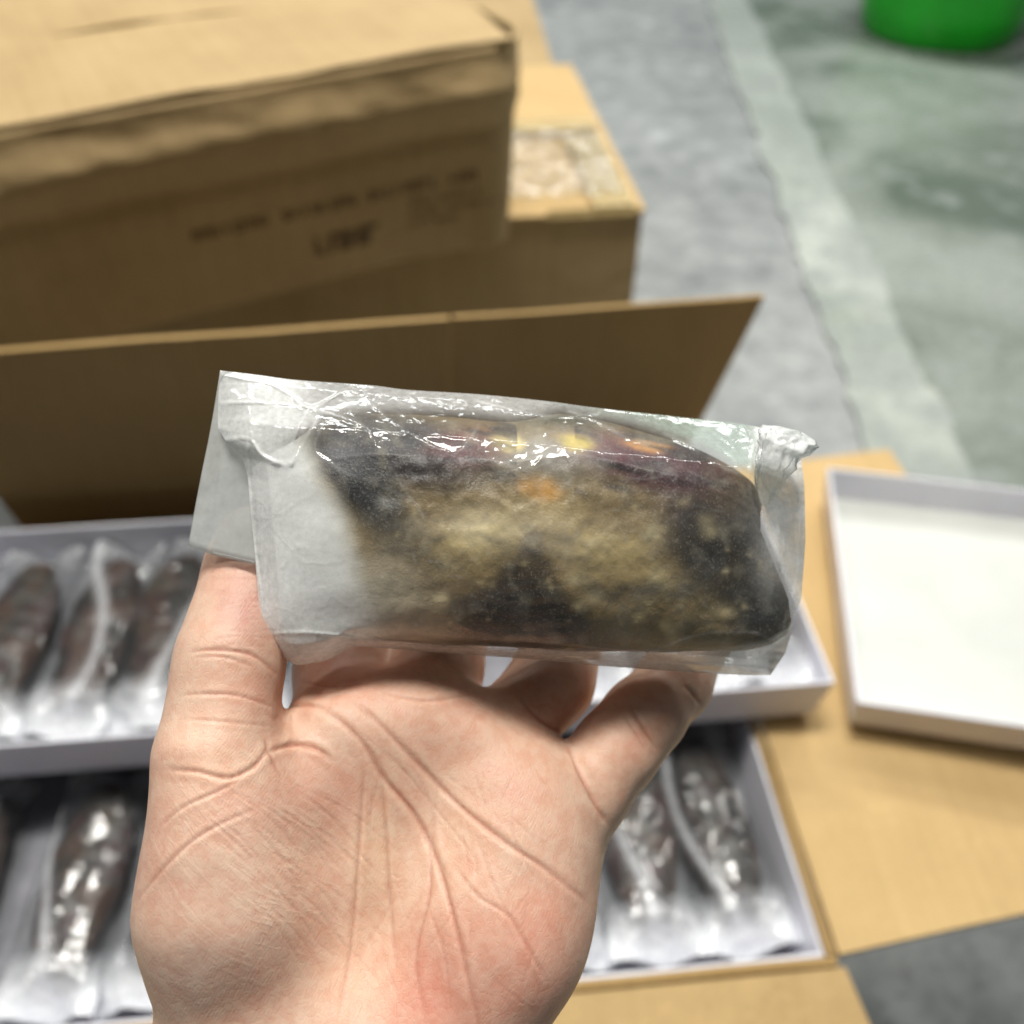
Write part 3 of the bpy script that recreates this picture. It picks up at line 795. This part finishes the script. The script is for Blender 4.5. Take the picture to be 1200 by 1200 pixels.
    for i in range(26):
        x0 = 225 + rr.random()*150; y0 = 905 + rr.random()*150; Ln_ = rr.uniform(70, 170); a = math.radians(rr.uniform(32, 50))
        line([(x0, y0), (x0 + .5*Ln_*math.cos(a-.12), y0 + .5*Ln_*math.sin(a-.12)), (x0 + Ln_*math.cos(a), y0 + Ln_*math.sin(a))], rr.uniform(1.4, 2.2), rr.uniform(.00016, .0003), .00012, rr.uniform(.10, .28))
    for i in range(30):
        x0 = 430 + rr.random()*210; y0 = 890 + rr.random()*260; Ln_ = rr.uniform(30, 100); a = math.radians(rr.uniform(25, 130))
        line([(x0, y0), (x0 + Ln_*math.cos(a), y0 + Ln_*math.sin(a))], rr.uniform(1.3, 2.0), rr.uniform(.00012, .00028), .0001, rr.uniform(.08, .22))
    for i in range(10):
        y0 = 660 + i*11; line([(248, y0+rr.uniform(-3,3)), (285, y0+rr.uniform(-4,4)), (322, y0+rr.uniform(-3,5))], 1.5, .00014, .0001, .10)
    # finger bases and joints
    line([(664,872),(676,898),(690,926),(702,948),(715,968)], 3.4, .0012, .0006, .8)
    line([(605,812),(630,840),(652,856),(672,872)], 3.0, .0009, .0005, .7)
    line([(738,828),(752,850),(772,880)], 2.8, .0008, .0005, .7)
    line([(731,838),(744,858),(758,880)], 2.0, .0005, .0003, .4)
    line([(800,803),(809,812),(820,826)], 2.6, .0007, .0004, .6)
    line([(350,800),(392,806),(440,800)], 2.4, .0005, .0003, .4)
    line([(450,812),(500,822),(560,812)], 2.4, .0005, .0003, .4)
    lump = fbm(V * 38 + 3, 3) * .0011 * front
    V = V + N * (disp + lump)[:, None]
    # tint
    base = np.tile(np.array(lin(226, 189, 163)), (len(V), 1))
    def blob(cx, cy, rx, ry, col, s=.8):
        nonlocal base
        g = (np.exp(-(((px[:,0]-cx)/rx)**2 + ((px[:,1]-cy)/ry)**2)) * s)[:, None]; base = base*(1-g) + np.array(lin(*col))*g
    blob(292, 712, 40, 45, (196, 130, 124), .85); blob(270, 800, 60, 40, (222, 172, 146), .5)
    blob(250, 905, 50, 22, (232, 190, 158), .6); blob(300, 960, 80, 60, (230, 178, 158), .4)
    blob(370, 915, 60, 40, (226, 160, 138), .5); blob(250, 1080, 90, 90, (220, 188, 166), .6)
    blob(430, 1150, 60, 60, (228, 182, 140), .5); blob(510, 1170, 90, 90, (230, 150, 128), .75)
    blob(620, 1120, 80, 90, (228, 150, 128), .7); blob(600, 900, 90, 60, (208, 152, 122), .5)
    blob(640, 820, 60, 50, (192, 122, 88), .6); blob(430, 800, 110, 40, (198, 128, 98), .6)
    blob(770, 850, 70, 60, (206, 142, 112), .5); blob(480, 520, 40, 40, (226, 110, 96), .8)
    blob(540, 1000, 50, 60, (224, 184, 150), .5); blob(230, 1130, 60, 40, (198, 176, 166), .45); blob(320, 1120, 40, 60, (206, 180, 166), .35); blob(440, 1010, 30, 90, (232, 200, 158), .45)
    m = fbm(V * 90, 4)[:, None]; base = base * (1 + .10 * m * np.array([.4, 1, 1.1]))
    th = np.exp(-(((px[:,0]-300)/110)**2 + ((px[:,1]-1010)/110)**2)) + .6*np.exp(-(((px[:,0]-360)/60)**2 + ((px[:,1]-1080)/60)**2))
    org = L3(400, 1250, .205)
    t = mesh_obj('hand', V - org, Q, SKIN, None, attrs=dict(tint=base, crease=np.clip(crease, 0, 1), thenar=np.clip(th, 0, 1)))
    bpy.data.meshes.remove(me2); bpy.data.meshes.remove(me)
    t.matrix_world = toworld_mat(org)
    tag(t, 'open left hand, palm towards the viewer, holding up the bag of frozen seafood', 'hand')
    return t
hand = build_hand()

# ------------------------------------------------------------ the held pack
def interp(xs, ys_): return lambda u: np.interp(u, xs, ys_)
def smooth_curve(pts, n=60):
    c = cr(pts, n); s = np.r_[0, np.cumsum(np.hypot(*np.diff(c, axis=0).T))]; s /= s[-1]
    return lambda u: np.stack([np.interp(u, s, c[:, 0]), np.interp(u, s, c[:, 1])], -1)
def held_pack():
    org = L3(590, 790, .218)
    root = empty('frozen_food_bag', mat=toworld_mat(org))
    tag(root, 'clear frosted bag of dark frozen seafood, knotted at its right end, held in the hand', 'frozen pack')
    depth = interp([0, .3, 1], [.2005, .210, .214])
    # --- film
    B = smooth_curve([(308,756),(322,762),(345,778),(368,777),(388,772),(410,760),(430,758),(480,762),(560,768),(640,774),(700,780),(800,787),(870,791),(903,791)])
    T = smooth_curve([(258,434),(300,439),(345,445),(400,449),(440,452),(480,457),(560,462),(640,470),(700,478),(800,489),(870,497),(902,506),(938,530)])
    hth = interp([0, .015, .05, .12, .3, .6, .82, .90, .96, 1], [.0007, .003, .0075, .012, .0190, .0220, .0195, .0150, .0085, .001])
    left_edge = interp([0, .05, .17, .36, .5, .62, .69, .74, .79, .89, .97, 1], [0, -3, 3, 8, 10, 13, 10, -6, -13, -8, -2, 0])
    right_edge = interp([0, .1, .35, .6, .85, 1], [0, 14, 24, 20, 10, 0])
    ridges = [  # (points, half width px, height m)
        ([(259,472),(310,472),(363,478),(424,498),(437,517),(465,560),(496,605)], 2.2, .0014),
        ([(333,459),(363,478),(390,466),(418,449)], 2.4, .0015), ([(379,495),(369,527),(390,545),(418,560),(450,572),(482,586)], 2.0, .0012),
        ([(437,475),(489,514),(522,530),(541,527),(561,498)], 2.6, .0019), ([(259,517),(291,514),(307,534),(337,545),(350,530),(372,490)], 3.0, .0018),
        ([(262,440),(320,452),(363,478)], 2.2, .0012), ([(363,478),(350,500),(338,540)], 2.2, .0012), ([(290,514),(294,600),(302,670),(312,752)], 2.4, .0016),
        ([(879,560),(882,590),(908,645),(918,674),(930,700)], 2.6, .0016), ([(778,508),(812,525),(846,547),(879,564)], 2.4, .0012),
        ([(667,482),(700,494),(732,512),(760,520)], 2.4, .0012), ([(560,470),(610,482),(650,488),(700,486)], 2.4, .0011), ([(884,515),(880,540),(879,560)], 3, .0018),
        ([(307,745),(350,741),(405,746),(470,757),(600,765),(750,776),(900,782)], 2.4, .0012), ([(380,741),(440,750),(520,758)], 2, .0006),
        ([(510,580),(560,570),(610,560),(650,575),(672,560)], 2.0, .0008), ([(700,545),(730,560),(770,560),(800,550),(830,565)], 2.2, .0009), ([(840,520),(862,540),(870,570),(876,590)], 2.2, .0010),
        ([(700,590),(760,575),(800,590),(850,600)], 1.8, .0006), ([(560,520),(585,545),(620,550),(640,530)], 2, .0009), ([(930,545),(938,600),(934,680),(918,735)], 2.6, .0012),
        ([(905,560),(912,620),(925,660)], 2.2, .0010), ([(760,765),(820,745),(880,742),(905,752)], 2.2, .0008), ([(415,665),(440,660),(452,650)], 1.8, .0007), ([(340,645),(352,640),(362,644)], 1.8, .0006),
    ]
    rr = random.Random(9)
    for i in range(46):
        x0 = rr.uniform(400, 880); y0 = rr.uniform(475, 590) if i < 22 else rr.uniform(560, 740); a = rr.uniform(-.5, 1.2); L_ = rr.uniform(14, 46)
        ridges.append(([(x0, y0), (x0 + .5*L_*math.cos(a), y0 + .5*L_*math.sin(a) + rr.uniform(-6, 6)), (x0 + L_*math.cos(a), y0 + L_*math.sin(a))], rr.uniform(1.1, 2.0), rr.uniform(.0003, .0008)))
    def film(u, t):
        v = (1 - np.cos(t)) / 2 ; side = np.sin(t)
        b, tp = B(u), T(u); P = b*(1-v)[:, None] + tp*v[:, None]
        P[:, 0] += left_edge(v) * np.clip(1 - u/.12, 0, 1) + right_edge(v) * np.clip((u - .90)/.10, 0, 1)
        H = hth(u) * np.sign(side) * np.abs(side) ** .62
        # top margin of the bag is flat film, bottom margin too
        mt = np.clip((1 - v) / .17, 0, 1) ** .9; mb = np.clip(v / .07, 0, 1) ** .5
        H = H * (.10 + .90 * mt) * (.25 + .75 * mb)
        dd = depth(u) + .004*(v > 2) - H
        fr = side > 0
        xy = P
        dsp = np.zeros(len(u))
        for pts, wpx, ht in ridges:
            d, s = dist_poly(xy, cr(pts, 6), 14.0)
            wv = wpx * .62 * (1 + .45*np.sin(s*17 + pts[0][0]))
            dsp += (np.exp(-(d / wv) ** 2) * .62 + np.exp(-(d / (wpx*3.2))) * .30) * ht * .65 * np.maximum(np.sin(np.pi*np.clip(s, 0, 1)) ** .4, .3) * (.75 + .25*np.sin(s*11 + pts[0][1]))
        q = np.stack([P[:,0]*.02, P[:,1]*.02, side], 1)
        dsp += fbm(q * np.array([.6, .75, 1]), 2) * .0018
        rg = (1 - np.abs(fbm(q * np.array([1.5, 2.4, 1]) + 20, 3)) * 5).clip(0, 1)
        up = np.clip((620 - P[:,1]) / 120, .15, 1)
        dsp += rg * .0003 * up * np.clip((P[:,0]-400)/60, .1, 1)
        hbias = np.clip(np.abs(side)*3, .15, 1)
        dd = dd - np.where(fr, 1, -1) * dsp * hbias
        return L3(P[:,0], P[:,1], dd), P, side
    store = {}
    def fnf(u, t):
        V, P, s = film(u, t); store['P'] = P; store['s'] = s; return V - org
    V, Q, u, t = loft(None, 430, 330, fnf)
    P = store['P']; side = store['s']; v = (1 - np.cos(t)) / 2
    x, y = P[:,0], P[:,1]
    sm = lambda a, lo_, hi_: (lambda q: q*q*(3-2*q))(np.clip((a-lo_)/(hi_-lo_), 0, 1))
    # distance above the frozen piece's top
    topc = np.interp(x, [258, 300, 350, 380, 440, 520, 600, 660, 740, 820, 880, 905, 950], [560, 540, 510, 490, 484, 484, 492, 482, 498, 525, 558, 620, 700])
    above = sm(topc - y, -10, 14)
    botc = np.interp(x, [300, 440, 560, 700, 850, 900, 925], [748, 752, 758, 764, 762, 752, 735])
    below = sm(y - botc, -5, 5)
    right = sm(x - np.interp(y, [540, 580, 620, 680, 700, 740, 765], [884, 886, 900, 916, 932, 926, 900]), -5, 8)
    n1 = fbm(np.stack([x*.03, y*.03, side], 1), 4)
    leftw = 1 - sm(x, 325, 395)
    edgef = np.interp(y, [480, 520, 560, 600, 640, 680, 720, 760], [352, 360, 380, 404, 420, 428, 440, 452]); icef = 1 - sm(x, edgef - 40, edgef + 8 + 22*sm(y, 640, 740))
    hz = .015 + .05*np.clip(n1+.1, 0, 1) + above*(.30 + .14*leftw) + below*.5 + right*.58*(.75+.5*n1)
    hz += .50 * icef * (1 - above) * sm(y, 490, 560) + .18*leftw
    hz += .10 * np.exp(-(((x-590)/120)**2 + ((y-610)/30)**2)) + .15*np.exp(-(((x-640)/60)**2 + ((y-530)/26)**2)) + .3*np.exp(-(((x-905)/22)**2 + ((y-640)/60)**2))
    rd = np.zeros(len(x))
    for pts, wpx, ht in ridges:
        d, s = dist_poly(P, cr(pts, 6), 12.0); rd = np.maximum(rd, (np.exp(-(d/(wpx*.7))**2)*.8 + .3*np.exp(-d/(wpx*2.6))) * min(1, ht/.0014) * (.65 + .35*np.sin(s*13 + pts[0][0])))
    hz += rd * .24 * (side > -.1)
    inner = (1 - above) * sm(x, 400, 430) * (1 - sm(y, 590, 620)) * (1 - right)
    hz = hz * (1 - .45*inner)
    hz = np.where(side < 0, hz*.75, hz)
    green = above * sm(x, 620, 800) * (1 - sm(x, 868, 895))
    hc = np.array(lin(250, 251, 249)) * np.ones((len(x), 1)); hc = hc*(1 - green[:, None]) + np.array(lin(214, 232, 220))*green[:, None]
    wb = below[:, None]*.6*sm(x, 420, 520)[:, None]; hc = hc*(1-wb) + np.array(lin(206, 192, 176))*wb
    mesh_obj('bag_film', V, Q, FILM, root, attrs=dict(haze=np.clip(hz, .03, .93), hazecol=hc))
    # --- frozen block inside
    B2 = smooth_curve([(312,740),(360,748),(440,751),(560,757),(640,761),(700,763),(790,764),(860,763),(900,756),(922,742)])
    T2 = smooth_curve([(296,548),(320,530),(352,512),(380,494),(440,486),(520,487),(600,495),(655,485),(700,492),(740,502),(820,528),(876,560),(892,590)])
    h2 = interp([0, .03, .08, .15, .3, .6, .80, .90, .96, 1], [.0012, .004, .0065, .0105, .0172, .0200, .0160, .0085, .0045, .002])
    re2 = interp([0, .1, .25, .5, .8, 1], [0, 8, 10, 2, -8, 0])
    def block(u, t):
        v = (1 - np.cos(t)) / 2; side = np.sin(t); b, tp = B2(u), T2(u); P = b*(1-v)[:, None] + tp*v[:, None]
        P[:, 0] += re2(v) * np.clip((u-.85)/.15, 0, 1)
        H = h2(u) * np.sign(side) * np.abs(side) ** .62
        mt = np.clip((1 - v) / .17, 0, 1) ** .8; H = H * (.22 + .78 * mt)
        q = np.stack([P[:,0]*.012, P[:,1]*.012, side*.4], 1)
        n = fbm(q, 2) * .0012 + fbm(q*6, 3) * .00035 * sm(P[:,0], 400, 500)
        flesh = sm(P[:,0], 400, 500)
        # folds running through the flesh
        fold = np.sin(P[:,1]*.16 + 2.5*fbm(q*1.5 + 5, 3)*3) * .00012 * flesh
        px_, py_ = P[:,0], P[:,1]
        rel = .0012*np.exp(-(((px_-614)/76)**2 + ((py_-722)/46)**2)**2) + .0007*np.exp(-(((px_-620)/16)**2 + ((py_-642)/18)**2)) + .0007*np.exp(-(((px_-765)/30)**2 + ((py_-680)/22)**2))
        rl = random.Random(4)
        for _ in range(34):
            bx, by, br = rl.uniform(440, 890), rl.uniform(520, 745), rl.uniform(9, 34)
            rel = rel + rl.uniform(-.0008, .0007)*np.exp(-(((px_-bx)/(br*1.4))**2 + ((py_-by)/br)**2))
        n = n + np.where(side > 0, rel, 0)
        dd = depth(u) - H - (n + fold) * np.sign(side) * np.clip(np.abs(side)*3, 0, 1)
        e = fbm(np.stack([u*12, v*5, side], 1), 2)*2.0
        store['P2'] = P; store['s2'] = side
        return L3(P[:,0] + e, P[:,1] + e, dd) - org
    V, Q, u, t = loft(None, 360, 250, block)
    P = store['P2']; x, y = P[:,0], P[:,1]
    wx = fbm(np.stack([x*.03, y*.03, 0*x], 1), 3)*9; wy = fbm(np.stack([x*.03, y*.03, 0*x+9], 1), 3)*7
    X, Y = x + wx, y + wy
    C = np.array(lin(112, 100, 76)) * np.ones((len(x), 1)); ice = np.zeros(len(x))
    def blob(cx, cy, rx, ry, col, s=1.0, rot=0.0, i=0.0, p=2.0):
        nonlocal C, ice
        a = math.radians(rot); dx = (X-cx)*math.cos(a) + (Y-cy)*math.sin(a); dy = -(X-cx)*math.sin(a) + (Y-cy)*math.cos(a)
        g = np.exp(-((dx/rx)**2 + (dy/ry)**2) ** (p/2)) * s
        C = C*(1-g)[:, None] + np.array(lin(*col))*g[:, None]; ice = ice*(1-g) + i*g
    blob(600, 655, 200, 64, (136, 122, 92), .9); blob(640, 745, 300, 24, (112, 98, 72), .8)
    blob(780, 705, 80, 60, (112, 100, 70), .9); blob(470, 695, 70, 60, (132, 118, 88), .9)
    blob(470, 530, 100, 42, (40, 27, 32), 1, 12, 0, 5); blob(425, 568, 74, 30, (22, 21, 26), 1, 54, 0, 4); blob(395, 530, 30, 34, (84, 84, 92), .8)
    blob(560, 545, 60, 22, (96, 86, 78), .7, 10); blob(490, 645, 46, 26, (84, 74, 52), .7, 20)
    blob(570, 625, 52, 24, (176, 166, 136), .9, -8, .6); blob(700, 645, 60, 28, (164, 152, 120), .9, 8, .6); blob(640, 600, 40, 24, (142, 130, 100), .7, 0, .4)
    blob(760, 690, 44, 24, (112, 102, 78), .6); blob(595, 655, 26, 30, (120, 110, 84), .6)
    blob(614, 722, 80, 44, (34, 24, 15), 1, 4, 0, 8); blob(618, 676, 40, 22, (46, 35, 22), .95, 0, 0, 3); blob(620, 645, 18, 24, (84, 70, 48), .8, 0, 0, 3); blob(614, 752, 70, 12, (40, 31, 22), .9)
    blob(640, 535, 46, 24, (126, 126, 128), .8, 0, .4); blob(720, 545, 40, 24, (116, 112, 112), .5)
    blob(775, 548, 92, 28, (72, 28, 42), 1, 12, 0, 5); blob(540, 528, 46, 20, (74, 32, 40), .9, 10, 0, 4); blob(700, 520, 40, 20, (92, 56, 62), .8); blob(555, 512, 30, 14, (110, 66, 62), .6)
    blob(820, 600, 62, 40, (72, 62, 64), .85, 20); blob(830, 640, 52, 44, (32, 27, 26), .95, 30, 0, 3); blob(880, 640, 26, 60, (54, 52, 52), .9)
    blob(895, 715, 40, 36, (14, 12, 12), 1, 30, 0, 4); blob(862, 690, 34, 30, (50, 44, 34), .8); blob(880, 600, 22, 30, (116, 116, 118), .6, 0, .5); blob(720, 750, 60, 14, (96, 84, 60), .5)
    blob(633, 572, 27, 12, (156, 126, 76), .85, 0, .3, 3); blob(641, 578, 12, 10, (178, 138, 62), .7)
    blob(593, 516, 22, 11, (190, 178, 128), .75, 10, .6, 4); blob(678, 518, 24, 11, (176, 164, 92), .75, 15, .4, 4); blob(758, 524, 30, 9, (168, 132, 78), .75, 10, .3, 4)
    blob(660, 490, 60, 8, (70, 68, 50), .9, 3)
    blob(520, 700, 12, 12, (150, 142, 118), .5); blob(765, 625, 14, 12, (160, 154, 132), .6, 0, .5); blob(770, 675, 18, 14, (142, 134, 110), .5, 0, .5)
    # ribs of the dark dome
    for bx_ in (490, 755):
        g = np.exp(-(((X-bx_)/48)**2 + ((Y-722)/34)**2)**2)*.75; C = C*(1-g)[:, None] + np.array(lin(124, 110, 80))*g[:, None]
    dm = np.exp(-(((X-614)/80)**2 + ((Y-720)/50)**2)**3); rb = .5 + .5*np.sin((Y + .0022*(X-614)**2)*.42)
    C = C*(1 - dm*rb*.35)[:, None] + np.array(lin(96, 78, 54))*(dm*rb*.35)[:, None]
    # dark streaks and pale flecks along the top
    st = np.clip(fbm(np.stack([(x + y)*.02, (y - x*.25)*.12, 0*x + 2], 1), 3)*2.2, 0, 1) * sm(600 - y, 0, 40) * (np.abs(x - 640) > 34)
    C = C*(1 - st*.75)[:, None] + np.array(lin(34, 24, 28))*(st*.75)[:, None]
    rq = random.Random(21)
    for _ in range(60):            # small pale flecks of frost and fat
        fx_, fy_, fr_ = rq.uniform(450, 900), rq.uniform(585, 755), rq.choice([2, 2.5, 3, 4, 6, 9])
        g = np.exp(-(((X-fx_)/(fr_*rq.uniform(.9, 1.5)))**2 + ((Y-fy_)/fr_)**2)) * rq.uniform(.25, .6); C = C*(1-g)[:, None] + np.array(lin(172, 164, 140))*g[:, None]
    for _ in range(40):            # dark mottles
        fx_, fy_, fr_ = rq.uniform(440, 880), rq.uniform(600, 750), rq.uniform(4, 14)
        g = np.exp(-(((X-fx_)/(fr_*1.7))**2 + ((Y-fy_)/fr_)**2)) * rq.uniform(.10, .3) * (.25 if 440 < fx_ < 560 else 1); C = C*(1-g)[:, None] + np.array(lin(52, 44, 32))*g[:, None]
    C = .14 * (np.clip(C, .001, 1) / .14) ** 1.32
    # white ice at the left
    edge = np.interp(y, [480, 520, 560, 600, 640, 680, 720, 760], [352, 360, 380, 404, 420, 428, 440, 452]) + wx*.7
    iw = 1 - sm(x, edge - 30 - 20*sm(y, 620, 700), edge + 14 + 22*sm(y, 620, 700))
    iw2 = (1 - sm(x, edge + 10, edge + 110)) * sm(y, 620, 690) * .30
    wcol = np.array(lin(250, 251, 250))
    iw = np.maximum(iw, iw2)
    C = C*(1-iw)[:, None] + wcol*iw[:, None]; ice = ice*(1-iw) + iw
    C = C*(1 - (1-iw)[:, None]*(1 - np.array([1.34, 1.28, 1.15])))
    # pale grain of frost over the flesh
    fg = np.clip(fbm(np.stack([x*.06, y*.06, 0*x+3], 1), 4)*2 - .1, 0, 1) * .28; C = C*(1-fg)[:, None] + np.array(lin(168, 162, 142))*fg[:, None]
    mesh_obj('frozen_flesh', V, Q, FROZEN, root, attrs=dict(flesh=C, ice=ice))
    # --- loose film flap hanging behind the left end, folded once
    def strip(name, rows, hz_, m, th=.0):
        rows = [cr(r, 8) for r in rows]; A = np.array(rows); nr, nc = A.shape[:2]
        tt = np.linspace(0, nr-1, 40); R = np.array([[A[:, j, k] for k in range(3)] for j in range(nc)])   # nc,3,nr
        G = np.stack([np.stack([np.interp(tt, np.arange(nr), R[j, k]) for k in range(3)], 1) for j in range(nc)], 1)  # 40,nc,3
        sh = G.shape[:2]; Vv = L3(G[..., 0].ravel(), G[..., 1].ravel(), G[..., 2].ravel()) - org
        i, j = np.meshgrid(np.arange(sh[0]-1), np.arange(sh[1]-1), indexing='ij'); i = i.ravel(); j = j.ravel(); w_ = sh[1]
        Qq = np.stack([i*w_+j, i*w_+j+1, (i+1)*w_+j+1, (i+1)*w_+j], 1)
        o = mesh_obj(name, Vv, Qq, m, root, attrs=dict(haze=np.full(len(Vv), hz_), hazecol=np.tile(np.array(lin(238, 241, 239)), (len(Vv), 1))))
        sd = o.modifiers.new('thickness', 'SOLIDIFY'); sd.thickness = .00008; return o
    strip('bag_flap', [[(258,434,.2012),(247,500,.2022),(233,570,.2028),(220,640,.2032)], [(268,437,.2016),(262,505,.2008),(256,575,.2006),(246,649,.2008)],
                       [(300,441,.2030),(302,510,.2014),(306,585,.2010),(300,662,.2006)], [(330,446,.2040),(332,515,.2034),(335,590,.2030),(328,668,.2028)]], .50, FLAPFILM)
    strip('bag_flap', [[(259,436,.2048),(264,505,.2040),(256,575,.2036),(248,650,.2024)], [(300,441,.2060),(302,510,.2052),(300,585,.2040),(290,660,.2030)],
                       [(340,448,.2070),(345,515,.2066),(338,590,.2064),(322,672,.2060)]], .34, FLAPFILM)
    # --- knot of gathered film at the right end
    rows = []
    nk, nt = 60, 72
    cx = interp([0, .25, .5, .75, 1], [893, 902, 912, 926, 938]); cy = interp([0, .25, .5, .75, 1], [592, 555, 528, 513, 506])
    rad = interp([0, .15, .35, .6, .8, .93, 1], [5, 14, 20, 27, 29, 20, 3])
    uu, tt = np.meshgrid(np.linspace(0, 1, nk), np.linspace(0, 2*np.pi, nt, endpoint=False), indexing='ij'); uu = uu.ravel(); tt = tt.ravel()
    pl = np.stack([np.cos(tt)*1.6, np.sin(tt)*1.6, uu*3], 1)
    rv = rad(uu) * (1 + .35*(1 - np.abs(fbm(pl*1.3 + 4, 3))*4).clip(-1, 1)*.6 + .10*np.sin(tt*5 + uu*6) + .07*np.sin(tt*9 - uu*11))
    ax = np.stack([.45*np.ones(len(uu)), -.9*np.ones(len(uu))], 1)
    nrm2 = np.array([.93, .37])
    PX = cx(uu) + rv*np.cos(tt)*nrm2[0]; PY = cy(uu) + rv*np.cos(tt)*nrm2[1]; DD = np.interp(uu, [0, .3, .6, 1], [.205, .199, .199, .203]) - rv*np.sin(tt)/FPX*.21*.55
    Vk = L3(PX, PY, DD) - org
    i, j = np.meshgrid(np.arange(nk-1), np.arange(nt), indexing='ij'); i = i.ravel(); j = j.ravel(); j2 = (j+1) % nt
    Qk = np.stack([i*nt+j, i*nt+j2, (i+1)*nt+j2, (i+1)*nt+j], 1)
    mesh_obj('knot', Vk, Qk, FILM, root, attrs=dict(haze=np.clip((.55 + .45*fbm(pl*2, 3)) * np.interp(uu, [0, .25, .5, 1], [.12, .3, .95, 1]), .06, .95), hazecol=np.tile(np.array(lin(246, 248, 247)), (len(Vk), 1))))
    return root
held_pack()
